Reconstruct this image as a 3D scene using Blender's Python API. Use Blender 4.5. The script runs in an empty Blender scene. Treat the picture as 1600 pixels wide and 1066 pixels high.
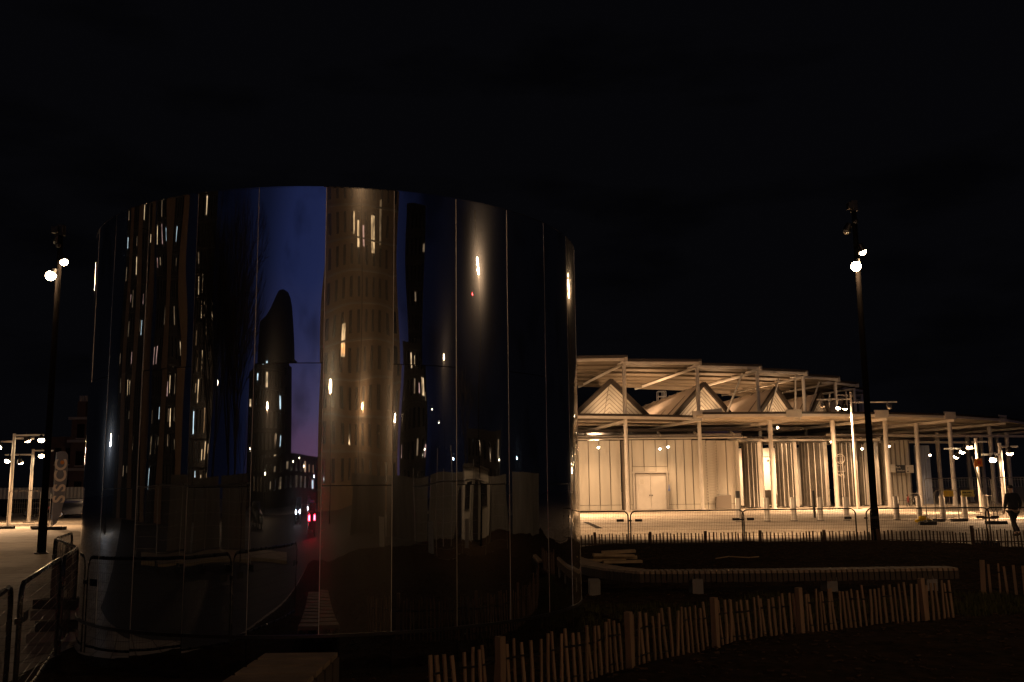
import bpy, math, random
from math import sin, cos, pi, radians, atan2, hypot, sqrt
from mathutils import Vector, Matrix
random.seed(7)
S = bpy.context.scene
COL = S.collection
V = Vector

# ------------------------------------------------------------------ camera
PITCH = math.atan(231/1500); ROLL = .0117; EYE = 1.8
Fv = V((0, cos(PITCH), sin(PITCH))); R0 = V((1, 0, 0)); U0 = V((0, -sin(PITCH), cos(PITCH)))
R2 = R0*cos(ROLL) - U0*sin(ROLL); U2 = U0*cos(ROLL) + R0*sin(ROLL)
cam_d = bpy.data.cameras.new('camera'); cam = bpy.data.objects.new('camera', cam_d); COL.objects.link(cam)
cam_d.sensor_width = 36; cam_d.lens = 1500/1600*36; cam_d.clip_end = 3000; cam_d.clip_start = .05
m = Matrix((R2, U2, -Fv)).transposed().to_4x4(); m.translation = V((0, 0, EYE)); cam.matrix_world = m
S.camera = cam
S.view_settings.view_transform = 'Standard'; S.view_settings.look = 'None'
S.view_settings.exposure = 0; S.view_settings.gamma = 1

def at(x, y, Y):
    """world point at depth Y on the sight line of photo pixel x, y (surveying aid)"""
    d = Fv + R2*((x-800)/1500) + U2*((533-y)/1500)
    return V((0, 0, EYE)) + d*(Y/d.y)
def gr(x, y, z=0):
    d = Fv + R2*((x-800)/1500) + U2*((533-y)/1500)
    return V((0, 0, EYE)) + d*((z-EYE)/d.z)

# ------------------------------------------------------------------ mesh builder
ORG = {}
class MB:
    def __init__(s): s.v = []; s.f = []
    def add(s, vs, fs):
        b = len(s.v); s.v += [tuple(p) for p in vs]; s.f += [tuple(b+i for i in f) for f in fs]; return s
    def box(s, c, sz, rz=0, M=None):
        h = [q/2 for q in sz]; vs = []
        for z in (-1, 1):
            for y in (-1, 1):
                for x in (-1, 1):
                    p = V((x*h[0], y*h[1], z*h[2]))
                    if M is not None: p = M @ p
                    elif rz: p = V((p.x*cos(rz)-p.y*sin(rz), p.x*sin(rz)+p.y*cos(rz), p.z))
                    vs.append(p + V(c))
        return s.add(vs, [(0,2,3,1),(4,5,7,6),(0,1,5,4),(2,6,7,3),(0,4,6,2),(1,3,7,5)])
    def bar(s, a, b, w, h, up=(0, 0, 1)):
        a = V(a); b = V(b); d = (b-a); L = d.length; d.normalize(); up = V(up)
        sd = d.cross(up)
        if sd.length < 1e-4: sd = d.cross(V((1, 0, 0)))
        sd.normalize(); u = sd.cross(d)
        M = Matrix((d, sd, u)).transposed()
        return s.box((a+b)/2, (L, w, h), M=M)
    def tube(s, pts, r, n=8, cap=True):
        pts = [V(p) for p in pts]; rs = r if isinstance(r, (list, tuple)) else [r]*len(pts)
        b = len(s.v); prev = None
        for i, p in enumerate(pts):
            d = (pts[min(i+1, len(pts)-1)] - pts[max(i-1, 0)]).normalized()
            if prev is None:
                a = V((0, 0, 1)) if abs(d.z) < .9 else V((1, 0, 0)); u = d.cross(a).normalized()
            else:
                u = (prev - d*prev.dot(d)); u = u.normalized() if u.length > 1e-5 else d.orthogonal().normalized()
            prev = u; w = d.cross(u)
            for k in range(n):
                t = 2*pi*k/n; s.v.append(tuple(p + (u*cos(t) + w*sin(t))*rs[i]))
        for i in range(len(pts)-1):
            for k in range(n):
                k2 = (k+1) % n; s.f.append((b+i*n+k, b+i*n+k2, b+(i+1)*n+k2, b+(i+1)*n+k))
        if cap:
            s.f.append(tuple(b+k for k in range(n))[::-1]); s.f.append(tuple(b+(len(pts)-1)*n+k for k in range(n)))
        return s
    def prism(s, poly, ext):
        """poly: list of 3d points, ext: extrusion vector"""
        n = len(poly); ext = V(ext); vs = [V(p) for p in poly] + [V(p)+ext for p in poly]
        return s.add(vs, [tuple(range(n))[::-1], tuple(range(n, 2*n))] + [(i, (i+1) % n, n+(i+1) % n, n+i) for i in range(n)])
    def grid(s, rows):
        b = len(s.v); n = len(rows[0])
        for r in rows: s.v += [tuple(p) for p in r]
        for j in range(len(rows)-1):
            for i in range(n-1): s.f.append((b+j*n+i, b+j*n+i+1, b+(j+1)*n+i+1, b+(j+1)*n+i))
        return s
    def ball(s, c, r, n=10, sc=(1, 1, 1)):
        b = len(s.v); c = V(c)
        for j in range(n//2+1):
            t = pi*j/(n//2)
            for k in range(n):
                a = 2*pi*k/n; s.v.append((c.x+r*sc[0]*sin(t)*cos(a), c.y+r*sc[1]*sin(t)*sin(a), c.z+r*sc[2]*cos(t)))
        for j in range(n//2):
            for k in range(n):
                k2 = (k+1) % n; s.f.append((b+j*n+k, b+(j+1)*n+k, b+(j+1)*n+k2, b+j*n+k2))
        return s
    def build(s, name, mat, parent=None, smooth=False, origin=None):
        o3 = V(origin) if origin is not None else (ORG.get(parent.name, V((0, 0, 0))) if parent else V((0, 0, 0)))
        me = bpy.data.meshes.new(name)
        me.from_pydata([(x-o3.x, y-o3.y, z-o3.z) for x, y, z in s.v], [], s.f)
        me.materials.append(mat); me.update()
        if smooth:
            for p in me.polygons: p.use_smooth = True
            try: me.set_sharp_from_angle(angle=radians(40))
            except Exception: pass
        o = bpy.data.objects.new(name, me); COL.objects.link(o)
        if parent:
            o.parent = parent; ORG[o.name] = o3
        else: o.location = o3; ORG[o.name] = o3
        return o

def tag(o, label, cat, group=None):
    o['label'] = label; o['category'] = cat
    if group: o['group'] = group
    return o
def empty(name, loc, label, cat, group=None):
    o = bpy.data.objects.new(name, None); COL.objects.link(o); o.location = loc; o.empty_display_size = .2
    ORG[o.name] = V(loc); return tag(o, label, cat, group)
def struct(o, kind='structure'): o['kind'] = kind; return o
def clone(o, parent=None):
    c = o.copy(); COL.objects.link(c)
    if parent: c.parent = parent
    for ch in list(KIDS.get(o.name, [])) : clone_child(ch, c)
    return c
KIDS = {}
def clone_child(ch, par):
    c = ch.copy(); COL.objects.link(c); c.parent = par; KIDS.setdefault(par.name, []).append(c)
    for g in KIDS.get(ch.name, []): clone_child(g, c)
def kids(root):
    """index children once so that copying needs no scene query"""
    for o in bpy.data.objects:
        if o.parent and o not in KIDS.setdefault(o.parent.name, []): KIDS[o.parent.name].append(o)

# ------------------------------------------------------------------ materials
def mat(name, col, rough=.6, metal=0, var=.0, scale=3., bump=0., bscale=20., col2=None, spec=.5, stretch=None):
    m = bpy.data.materials.new(name); m.use_nodes = True; nt = m.node_tree; b = nt.nodes['Principled BSDF']
    b.inputs['Base Color'].default_value = (*col, 1); b.inputs['Roughness'].default_value = rough
    b.inputs['Metallic'].default_value = metal; b.inputs['Specular IOR Level'].default_value = spec
    tc = nt.nodes.new('ShaderNodeTexCoord'); src = tc.outputs['Object']
    if stretch:
        mp = nt.nodes.new('ShaderNodeMapping'); mp.inputs['Scale'].default_value = stretch
        nt.links.new(src, mp.inputs['Vector']); src = mp.outputs['Vector']
    if var or col2:
        n = nt.nodes.new('ShaderNodeTexNoise'); n.inputs['Scale'].default_value = scale; n.inputs['Detail'].default_value = 6
        nt.links.new(src, n.inputs['Vector'])
        r = nt.nodes.new('ShaderNodeValToRGB'); r.color_ramp.elements[0].position = .32; r.color_ramp.elements[1].position = .68
        c2 = col2 or tuple(c*(1-var) for c in col)
        r.color_ramp.elements[0].color = (*c2, 1); r.color_ramp.elements[1].color = (*col, 1)
        nt.links.new(n.outputs['Fac'], r.inputs['Fac']); nt.links.new(r.outputs['Color'], b.inputs['Base Color'])
        mr = nt.nodes.new('ShaderNodeMapRange'); mr.inputs['To Min'].default_value = max(0, rough-.12); mr.inputs['To Max'].default_value = min(1, rough+.12)
        nt.links.new(n.outputs['Fac'], mr.inputs['Value']); nt.links.new(mr.outputs['Result'], b.inputs['Roughness'])
    if bump:
        n2 = nt.nodes.new('ShaderNodeTexNoise'); n2.inputs['Scale'].default_value = bscale; n2.inputs['Detail'].default_value = 5
        nt.links.new(src, n2.inputs['Vector'])
        bp = nt.nodes.new('ShaderNodeBump'); bp.inputs['Strength'].default_value = bump; bp.inputs['Distance'].default_value = .02
        nt.links.new(n2.outputs['Fac'], bp.inputs['Height']); nt.links.new(bp.outputs['Normal'], b.inputs['Normal'])
    return m
def emit(name, col, st):
    m = bpy.data.materials.new(name); m.use_nodes = True; b = m.node_tree.nodes['Principled BSDF']
    b.inputs['Base Color'].default_value = (*col, 1); b.inputs['Emission Color'].default_value = (*col, 1)
    b.inputs['Emission Strength'].default_value = st; return m

M_white = mat('painted_steel', (.66, .62, .56), .45, 0, .14, 1.3, .1, 30)
M_steel2 = mat('pale_beam_paint', (.58, .54, .48), .5, 0, .2, .9)
M_soff2 = mat('lit_pale_soffit', (.58, .50, .40), .55, 0, .25, .6)  # lighter soffit copy, brightness of the lit right canopy put into its colour
M_purl = mat('shaded_purlin_paint', (.13, .10, .068), .55, 0, .2, 1)  # darker copy of the beam paint, keeps lamp-lit upper purlins dim
M_clad = mat('cladding', (.60, .56, .48), .34, 0, .26, 1.1, stretch=(1, 1, .12))
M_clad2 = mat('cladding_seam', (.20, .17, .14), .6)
M_soffit = mat('shaded_ribbed_soffit', (.10, .078, .054), .55, 0, .25, .6)  # soffit colour darkened to keep the lamp-lit underside in shade
M_pole = mat('matt_black_pole', (.007, .006, .0055), .95, 0, .3, 4, spec=.03)
M_dark = mat('dark_steel', (.022, .020, .020), .42, .4, .3, 4)
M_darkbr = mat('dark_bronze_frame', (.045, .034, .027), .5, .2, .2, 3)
M_roof = mat('pale_roof_sheet', (.68, .60, .53), .5, 0, .18, .8)
M_corr = mat('corrugated_metal', (.20, .18, .155), .36, .7, .25, 2)
M_glassd = mat('dark_glass', (.02, .02, .022), .06, 0, spec=.9)
M_galv = mat('galvanised_tube', (.42, .40, .38), .38, .85, .3, 8)
M_blackp = mat('black_tube', (.03, .028, .027), .35, .5, .3, 8)
M_tubed = mat('dull_dark_tube', (.10, .095, .09), .28, .9, .3, 8)
M_rubber = mat('rubber', (.02, .02, .02), .8, 0, .3, 9, .3, 40)
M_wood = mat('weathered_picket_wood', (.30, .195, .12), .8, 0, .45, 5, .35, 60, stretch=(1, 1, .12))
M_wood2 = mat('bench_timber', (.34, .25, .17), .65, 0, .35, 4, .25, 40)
M_woodf = mat('silhouette_picket_wood', (.10, .06, .035), .85, 0, .4, 5, .3, 60)  # far pickets darkened in colour to read as backlit silhouettes
M_wood4 = mat('near_bench_timber', (.27, .20, .135), .8, 0, .45, 3, .3, 30)  # slightly darker timber tone for the near bench
M_wood3 = mat('shaded_bench_timber', (.075, .055, .038), .8, 0, .35, 4, .25, 40)  # bench timber darkened in colour for the shaded skirt below the lit top
M_woodl = mat('sawn_timber', (.50, .36, .20), .75, 0, .35, 6, .2, 40)
M_conc = mat('concrete', (.25, .225, .20), .85, 0, .25, 5, .3, 30)
M_lampglass = emit('lit_lamp_glass', (1, .74, .44), 60)
M_off = mat('unlit_reflector', (.5, .48, .45), .25, .8)
M_yellow = mat('yellow_board', (.85, .56, .02), .5, 0, .15, 5)
M_yellow2 = mat('pale_yellow_board', (.9, .76, .18), .5, 0, .1, 5)
M_orange = mat('orange_board', (.65, .22, .02), .5, 0, .2, 4)
M_black = mat('black_ink', (.015, .015, .015), .6)
M_signw = mat('white_board', (.72, .68, .60), .5, 0, .08, 4)
M_signd = mat('dark_board', (.035, .04, .045), .45)
M_room = mat('white_room_wall', (.75, .72, .66), .6, 0, .08, 1)
M_blue = mat('blue_grey_cladding', (.38, .43, .55), .4, 0, .1, 1)
M_red = mat('red_paint', (.45, .04, .03), .4)

# ground materials
def paving():
    m = mat('plaza_paving', (.42, .38, .33), .75, 0, .3, .35); nt = m.node_tree; b = nt.nodes['Principled BSDF']
    tc = nt.nodes.new('ShaderNodeTexCoord'); br = nt.nodes.new('ShaderNodeTexBrick')
    br.inputs['Scale'].default_value = 1; br.inputs['Brick Width'].default_value = 1.2; br.inputs['Row Height'].default_value = .6
    br.inputs['Mortar Size'].default_value = .022; br.inputs['Color1'].default_value = (.58, .51, .42, 1); br.inputs['Color2'].default_value = (.48, .42, .34, 1)
    br.inputs['Mortar'].default_value = (.24, .2, .16, 1)
    nt.links.new(tc.outputs['Object'], br.inputs['Vector'])
    n = nt.nodes.new('ShaderNodeTexNoise'); n.inputs['Scale'].default_value = .5; n.inputs['Detail'].default_value = 8; n.inputs['Roughness'].default_value = .7
    nt.links.new(tc.outputs['Object'], n.inputs['Vector'])
    r = nt.nodes.new('ShaderNodeValToRGB'); r.color_ramp.elements[0].position = .3; r.color_ramp.elements[1].position = .7
    r.color_ramp.elements[0].color = (.50, .46, .42, 1); r.color_ramp.elements[1].color = (1, 1, 1, 1)
    nt.links.new(n.outputs['Fac'], r.inputs['Fac'])
    mx = nt.nodes.new('ShaderNodeMixRGB'); mx.blend_type = 'MULTIPLY'; mx.inputs[0].default_value = 1
    nt.links.new(br.outputs['Color'], mx.inputs[1]); nt.links.new(r.outputs['Color'], mx.inputs[2]); nt.links.new(mx.outputs[0], b.inputs['Base Color'])
    bp = nt.nodes.new('ShaderNodeBump'); bp.inputs['Strength'].default_value = .4; bp.inputs['Distance'].default_value = .01
    nt.links.new(br.outputs['Fac'], bp.inputs['Height']); bp.invert = True; nt.links.new(bp.outputs['Normal'], b.inputs['Normal'])
    return m
M_pave = paving()
M_soil = mat('dark_soil', (.045, .030, .019), .95, 0, .6, 7, 1.0, 16, spec=.02)
M_lawn = mat('thin_lawn_soil', (.075, .06, .03), .95, 0, .5, 4, .8, 22, col2=(.04, .045, .015))
M_grass = mat('grass_blades', (.085, .085, .03), .7, 0, .4, 3, spec=.15)
M_mulch = mat('bark_chips', (.09, .058, .035), .9, 0, .5, 12, spec=.1)

# mirror materials
def mirror(name, tint, film=0., seed=0.):
    m = bpy.data.materials.new(name); m.use_nodes = True; nt = m.node_tree; b = nt.nodes['Principled BSDF']
    b.inputs['Metallic'].default_value = 1; b.inputs['Base Color'].default_value = (*tint, 1); b.inputs['Roughness'].default_value = .012
    tc = nt.nodes.new('ShaderNodeTexCoord')
    n = nt.nodes.new('ShaderNodeTexNoise'); n.inputs['Scale'].default_value = .9; n.inputs['Detail'].default_value = 1
    mp = nt.nodes.new('ShaderNodeMapping'); mp.inputs['Scale'].default_value = (1.6, 1.6, .5); mp.inputs['Location'].default_value = (seed, seed, seed)
    nt.links.new(tc.outputs['Object'], mp.inputs['Vector']); nt.links.new(mp.outputs['Vector'], n.inputs['Vector'])
    bp = nt.nodes.new('ShaderNodeBump'); bp.inputs['Strength'].default_value = .5; bp.inputs['Distance'].default_value = .012
    nt.links.new(n.outputs['Fac'], bp.inputs['Height']); nt.links.new(bp.outputs['Normal'], b.inputs['Normal'])
    g = nt.nodes.new('ShaderNodeBsdfGlossy'); g.inputs['Roughness'].default_value = .17; g.inputs['Color'].default_value = (*tint, 1)
    mx = nt.nodes.new('ShaderNodeMixShader'); mx.inputs[0].default_value = .05 + film*.15
    nt.links.new(b.outputs[0], mx.inputs[1]); nt.links.new(g.outputs[0], mx.inputs[2]); last = mx
    # thin dust: streaky, slightly diffuse
    d = nt.nodes.new('ShaderNodeBsdfDiffuse'); d.inputs['Color'].default_value = (.42, .36, .27, 1) if film else (.3, .28, .25, 1)
    n2 = nt.nodes.new('ShaderNodeTexNoise'); n2.inputs['Scale'].default_value = 3; n2.inputs['Detail'].default_value = 8; n2.inputs['Roughness'].default_value = .65
    mp2 = nt.nodes.new('ShaderNodeMapping'); mp2.inputs['Scale'].default_value = (3, 3, .35)
    nt.links.new(tc.outputs['Object'], mp2.inputs['Vector']); nt.links.new(mp2.outputs['Vector'], n2.inputs['Vector'])
    mr = nt.nodes.new('ShaderNodeMapRange'); mr.inputs['From Min'].default_value = .3; mr.inputs['From Max'].default_value = .8
    mr.inputs['To Min'].default_value = .0 + film*.05; mr.inputs['To Max'].default_value = .008 + film*.10
    nt.links.new(n2.outputs['Fac'], mr.inputs['Value'])
    mx2 = nt.nodes.new('ShaderNodeMixShader'); nt.links.new(mr.outputs[0], mx2.inputs[0])
    nt.links.new(last.outputs[0], mx2.inputs[1]); nt.links.new(d.outputs[0], mx2.inputs[2])
    nt.links.new(mx2.outputs[0], nt.nodes['Material Output'].inputs['Surface'])
    return m
M_mir = mirror('polished_mirror_steel', (.60, .63, .68))
M_film = mirror('filmed_mirror_steel', (.60, .58, .54), 1.)
M_seam = mat('brushed_seam_trim', (.55, .50, .44), .42, .9)

# ------------------------------------------------------------------ lights
WARM = (1, .60, .31)
def point(name, loc, P, col=WARM, r=.08, parent=None):
    l = bpy.data.lights.new(name, 'POINT'); l.energy = P; l.color = col; l.shadow_soft_size = r
    o = bpy.data.objects.new(name, l); COL.objects.link(o)
    if parent: o.parent = parent; o.location = V(loc) - ORG.get(parent.name, V((0, 0, 0)))
    else: o.location = loc
    return o
def spot(name, loc, aim, P, angle=110, blend=.6, col=WARM, r=.1, parent=None):
    l = bpy.data.lights.new(name, 'SPOT'); l.energy = P; l.color = col; l.shadow_soft_size = r; l.spot_size = radians(angle); l.spot_blend = blend
    o = bpy.data.objects.new(name, l); COL.objects.link(o)
    o.rotation_mode = 'QUATERNION'; o.rotation_quaternion = (V(aim)-V(loc)).to_track_quat('-Z', 'Y')
    o.location = V(loc) - (ORG.get(parent.name, V((0, 0, 0))) if parent else V((0, 0, 0)))
    if parent: o.parent = parent
    return o

# ------------------------------------------------------------------ world (dusk sky, bright only behind the camera)
w = bpy.data.worlds.new('World'); S.world = w; w.use_nodes = True; nt = w.node_tree
bg = nt.nodes['Background']; tc = nt.nodes.new('ShaderNodeTexCoord')
dv = V((sin(radians(4)), -cos(radians(4)), 0))
dot = nt.nodes.new('ShaderNodeVectorMath'); dot.operation = 'DOT_PRODUCT'; dot.inputs[1].default_value = dv
nt.links.new(tc.outputs['Generated'], dot.inputs[0])
rp = nt.nodes.new('ShaderNodeValToRGB'); cr = rp.color_ramp
mr = nt.nodes.new('ShaderNodeMapRange'); mr.inputs['From Min'].default_value = -1; mr.inputs['From Max'].default_value = 1
nt.links.new(dot.outputs['Value'], mr.inputs['Value']); nt.links.new(mr.outputs[0], rp.inputs['Fac'])
cr.elements[0].position = 0; cr.elements[0].color = (.0016, .0016, .0022, 1)
cr.elements[1].position = 1; cr.elements[1].color = (.021, .030, .100, 1)
for p, c in ((.5, (.0017, .0017, .0026, 1)), (.72, (.0017, .0020, .0040, 1)), (.86, (.0022, .0028, .0078, 1)), (.92, (.0065, .0090, .028, 1)), (.96, (.0150, .0215, .074, 1))):
    e = cr.elements.new(p); e.color = c
sep = nt.nodes.new('ShaderNodeSeparateXYZ'); nt.links.new(tc.outputs['Generated'], sep.inputs[0])
# band of dusk glow close to the horizon, broken by cloud
rz = nt.nodes.new('ShaderNodeValToRGB'); c2 = rz.color_ramp; c2.elements[0].position = 0; c2.elements[0].color = (.10, .042, .02, 1)
c2.elements[1].position = .22; c2.elements[1].color = (0, 0, 0, 1)
for p, c in ((.045, (.12, .04, .035, 1)), (.09, (.065, .036, .040, 1)), (.14, (.02, .013, .014, 1))):
    e = c2.elements.new(p); e.color = c
nz = nt.nodes.new('ShaderNodeTexNoise'); nz.inputs['Scale'].default_value = 3.2; nz.inputs['Detail'].default_value = 6
mp = nt.nodes.new('ShaderNodeMapping'); mp.inputs['Scale'].default_value = (1, 1, 7)
nt.links.new(tc.outputs['Generated'], mp.inputs['Vector']); nt.links.new(mp.outputs[0], nz.inputs['Vector'])
ab = nt.nodes.new('ShaderNodeMath'); ab.operation = 'MULTIPLY_ADD'; ab.inputs[1].default_value = .05; ab.inputs[2].default_value = -.025
nt.links.new(nz.outputs['Fac'], ab.inputs[0])
ad = nt.nodes.new('ShaderNodeMath'); ad.operation = 'ADD'; nt.links.new(sep.outputs['Z'], ad.inputs[0]); nt.links.new(ab.outputs[0], ad.inputs[1])
nt.links.new(ad.outputs[0], rz.inputs['Fac'])
fp = nt.nodes.new('ShaderNodeMapRange'); fp.inputs['From Min'].default_value = .82; fp.inputs['From Max'].default_value = 1.
nt.links.new(dot.outputs['Value'], fp.inputs['Value'])
mul = nt.nodes.new('ShaderNodeVectorMath'); mul.operation = 'SCALE'
nt.links.new(rz.outputs['Color'], mul.inputs[0]); nt.links.new(fp.outputs[0], mul.inputs['Scale'])
add = nt.nodes.new('ShaderNodeVectorMath'); add.operation = 'ADD'
nt.links.new(rp.outputs['Color'], add.inputs[0]); nt.links.new(mul.outputs[0], add.inputs[1])
# dark clouds
cl = nt.nodes.new('ShaderNodeTexNoise'); cl.inputs['Scale'].default_value = 4; cl.inputs['Detail'].default_value = 8
mp3 = nt.nodes.new('ShaderNodeMapping'); mp3.inputs['Scale'].default_value = (1.2, 1.2, 4); mp3.inputs['Location'].default_value = (3.1, .4, 1.7)
nt.links.new(tc.outputs['Generated'], mp3.inputs['Vector']); nt.links.new(mp3.outputs[0], cl.inputs['Vector'])
cm = nt.nodes.new('ShaderNodeMapRange'); cm.inputs['From Min'].default_value = .52; cm.inputs['From Max'].default_value = .68; cm.inputs['To Min'].default_value = 1; cm.inputs['To Max'].default_value = .55
nt.links.new(cl.outputs['Fac'], cm.inputs['Value'])
sc2 = nt.nodes.new('ShaderNodeVectorMath'); sc2.operation = 'SCALE'; nt.links.new(add.outputs[0], sc2.inputs[0]); nt.links.new(cm.outputs[0], sc2.inputs['Scale'])
nt.links.new(sc2.outputs[0], bg.inputs['Color']); bg.inputs['Strength'].default_value = 1.

# ------------------------------------------------------------------ ground
g = MB(); g.add([(-400, -400, 0), (400, -400, 0), (400, 400, 0), (-400, 400, 0)], [(0, 1, 2, 3)])
struct(g.build('ground', M_pave))
g = MB(); rd = [(-60, -30), (-60, 16), (-9.8, 12.4), (-4.55, 7.6), (-2.9, -6.05), (27, -6.6), (27, 21), (60, 24), (60, -70), (-60, -70)]  # asphalt stretched over near-left paving to darken its reflection in the drum
g.add([(x, y, .004) for x, y in rd], [tuple(range(len(rd)))])
struct(g.build('road', mat('asphalt', (.055, .05, .045), .8, 0, .35, 1.2, .5, 60)))
g = MB(); pv_ = [[(-2.2+r*sin(radians(a)), 9.4-r*cos(radians(a)), .10) for a in range(-84, -8, 4)] for r in (17.2, 21.3)]
g.grid(pv_[::-1]); g.grid([[(x, y, .0) for x, y, z in pv_[0]], pv_[0]]); struct(g.build('pavement', mat('pale_pavement', (.45, .36, .24), .8, 0, .25, 1.2, .3, 20)))
CX, CY, CR, CH = -2.1934, 12.4, 3.0234, 4.848
def hash2(x, y):
    return (sin(x*12.9898+y*78.233)*43758.5453) % 1
def noise2(x, y):
    xi, yi = math.floor(x), math.floor(y); fx, fy = x-xi, y-yi; fx = fx*fx*(3-2*fx); fy = fy*fy*(3-2*fy)
    a, b, c, d = hash2(xi, yi), hash2(xi+1, yi), hash2(xi, yi+1), hash2(xi+1, yi+1)
    return a+(b-a)*fx+(c-a)*fy+(a-b-c+d)*fx*fy
BED = [(-2.9, -6), (-4.2, 6), (-5.0, 10), (-5.6, 13.5), (-5.3, 17), (-2, 24), (1.5, 27.6), (10.5, 27.6), (12.3, 25.2), (13.2, 22), (18, 21), (26, 22), (26, -6)]
def inside(x, y, P):
    r = False; j = len(P)-1
    for i in range(len(P)):
        (xi, yi), (xj, yj) = P[i], P[j]
        if (yi > y) != (yj > y) and x < (xj-xi)*(y-yi)/(yj-yi)+xi: r = not r
        j = i
    return r
def edge_d(x, y, P):
    d = 1e9
    for i in range(len(P)):
        a = V(P[i]); b = V(P[(i+1) % len(P)]); p = V((x, y)); ab_ = b-a
        t = max(0, min(1, (p-a).dot(ab_)/ab_.length_squared)); d = min(d, (p-a-ab_*t).length)
    return d
FENCE = [(-.62, 7.5), (0, 8.2), (.59, 8.8), (1.2, 9.7), (2.4, 10.9), (3.7, 11.8), (5.65, 12.7)]
def fence_y(x):
    P = FENCE
    if x < P[0][0]: return P[0][1] + (x-P[0][0])*1.2
    for i in range(len(P)-1):
        if x <= P[i+1][0]: t = (x-P[i][0])/(P[i+1][0]-P[i][0]); return P[i][1]+t*(P[i+1][1]-P[i][1])
    return P[-1][1] + (x-P[-1][0])*.25
def soil_h(x, y):
    e = edge_d(x, y, BED); k = min(1, e/.5)
    h = .03 + .07*k + .05*(noise2(x*1.1, y*1.1)-.4)*k + .035*(noise2(x*5, y*5)-.5)*k + .02*(noise2(x*13, y*13)-.5)*k
    fy = fence_y(x)
    if x > -.9 and y < fy-.12: h += .11*min(1, (fy-.12-y)/.6)*min(1, (x+.9)/1.2)         # low mound in front of the near picket fence
    if 17 < y: h += .16*min(1, (y-17)/4)*k*min(1, max(0, (x-.5)/2))
    dr = hypot(x-CX, y-CY)
    if dr < CR+.5: h = min(h, .05)
    return h*min(1, .3+e/.25)
def soil_patch(name, x0, x1, y0, y1, st, m_, holes=None):
    b = MB(); nx = int((x1-x0)/st); ny = int((y1-y0)/st); idx = {}
    for j in range(ny+1):
        for i in range(nx+1):
            x = x0+i*st; y = y0+j*st
            if inside(x, y, BED) and not (holes and holes(x, y)):
                idx[i, j] = len(b.v); b.v.append((x, y, soil_h(x, y)))
    for j in range(ny):
        for i in range(nx):
            q = [(i, j), (i+1, j), (i+1, j+1), (i, j+1)]
            if all(k in idx for k in q): b.f.append(tuple(idx[k] for k in q))
    return b.build(name, m_, smooth=True)
struct(soil_patch('planting_bed', -6, 26, -6, 28, .1, M_soil))
# thin lawn strip between bench and near fence : stuff
rg = random.Random(3); b = MB()
for k in range(16000):
    x = rg.uniform(.4, 7.5); y = rg.uniform(fence_y(x)+.05, 15.4)
    if rg.random() > (1.1 if y > 12.6 else .5): continue
    if noise2(x*.8+5, y*.8) < .34: continue
    z = soil_h(x, y); hh = rg.uniform(.03, .09); a = rg.uniform(0, 6.28); l = rg.uniform(.2, .6)*hh
    dx, dy = cos(a)*.006, sin(a)*.006
    b.add([(x-dx, y-dy, z), (x+dx, y+dy, z), (x+dy*l*30, y-dx*l*30, z+hh)], [(0, 1, 2)])
o = struct(b.build('grass', M_grass), 'stuff')
b = MB()
for k in range(9000):
    x = rg.uniform(-2, 13); y = rg.uniform(3.5, 27)
    if not inside(x, y, BED) or hypot(x-CX, y-CY) < CR+.1: continue
    z = soil_h(x, y)+.012; a = rg.uniform(0, 3.14); s_ = rg.uniform(.02, .07)
    M3 = Matrix.Rotation(a, 3, 'Z') @ Matrix.Rotation(rg.uniform(-.5, .5), 3, 'X')
    b.box((x, y, z), (s_, s_*.35, .008), M=M3)
struct(b.build('bark_mulch', M_mulch), 'stuff')

# ------------------------------------------------------------------ mirrored drum building
drum = empty('mirror_drum', (CX, CY, 0), 'tall round windowless pavilion clad in curved mirror panels, reflecting a dusk city', 'building')
P0 = -6.74; DP = 13.01
prn = random.Random(41)
def arc(a0, a1, z0, z1, r, n=26, amp=1.):
    rows = []; sk = prn.uniform(-1, 1)*.0045*amp; bu = prn.uniform(-1, 1)*.0022*amp; ti = prn.uniform(-1, 1)*.004*amp; ph = prn.uniform(0, 6.28); wv = prn.uniform(.0003, .0009)*amp
    nz_ = 14 if amp and z1-z0 > .6 else 1
    for j in range(nz_+1):
        v = j/nz_; z = z0+(z1-z0)*v; row = []
        for i in range(n+1):
            t = i/n; a = radians(a0+(a1-a0)*t)
            rr_ = r + sk*(t-.5) + bu*(1-(2*t-1)**2) + ti*(v-.5) + wv*sin(ph+5.2*t+3.1*v*(z1-z0)) + wv*.5*sin(ph*2+11*t-2.3*z)
            row.append((CX+rr_*sin(a), CY-rr_*cos(a), z))
        rows.append(row)
    return MB().grid(rows)
JH, JL, ZB = 3.05, 1.85, .46
npan = 28
for k in range(-10, 18):
    a0 = P0+DP*k; a1 = a0+DP
    if k == 17: a1 = P0-DP*10+360
    g_ = .065
    joint = JH if k % 2 == 0 else JL
    mm = M_film if k in (1, 6) else M_mir
    for (z0, z1) in ((ZB, joint-.004), (joint+.004, CH)):
        arc(a0+g_, a1-g_, z0, z1, CR).build('mirror_panel', mm, drum, smooth=True)
    s0 = MB(); a = radians(a0)
    s0.box((CX+(CR-.006)*sin(a), CY-(CR-.006)*cos(a), (CH+ZB)/2), (.006, .015, CH-ZB), rz=a)
    s0.build('seam_trim', M_seam, drum)
c_ = MB(); n = 120
ring = lambda r, z: [(CX+r*sin(2*pi*i/n), CY-r*cos(2*pi*i/n), z) for i in range(n+1)]
c_.grid([ring(CR-.05, ZB), ring(CR-.02, ZB), ring(CR-.02, CH-.005), ring(CR-.05, CH-.005), ring(0, CH-.006)]); c_.build('inner_wall', M_blackp, drum)
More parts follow.
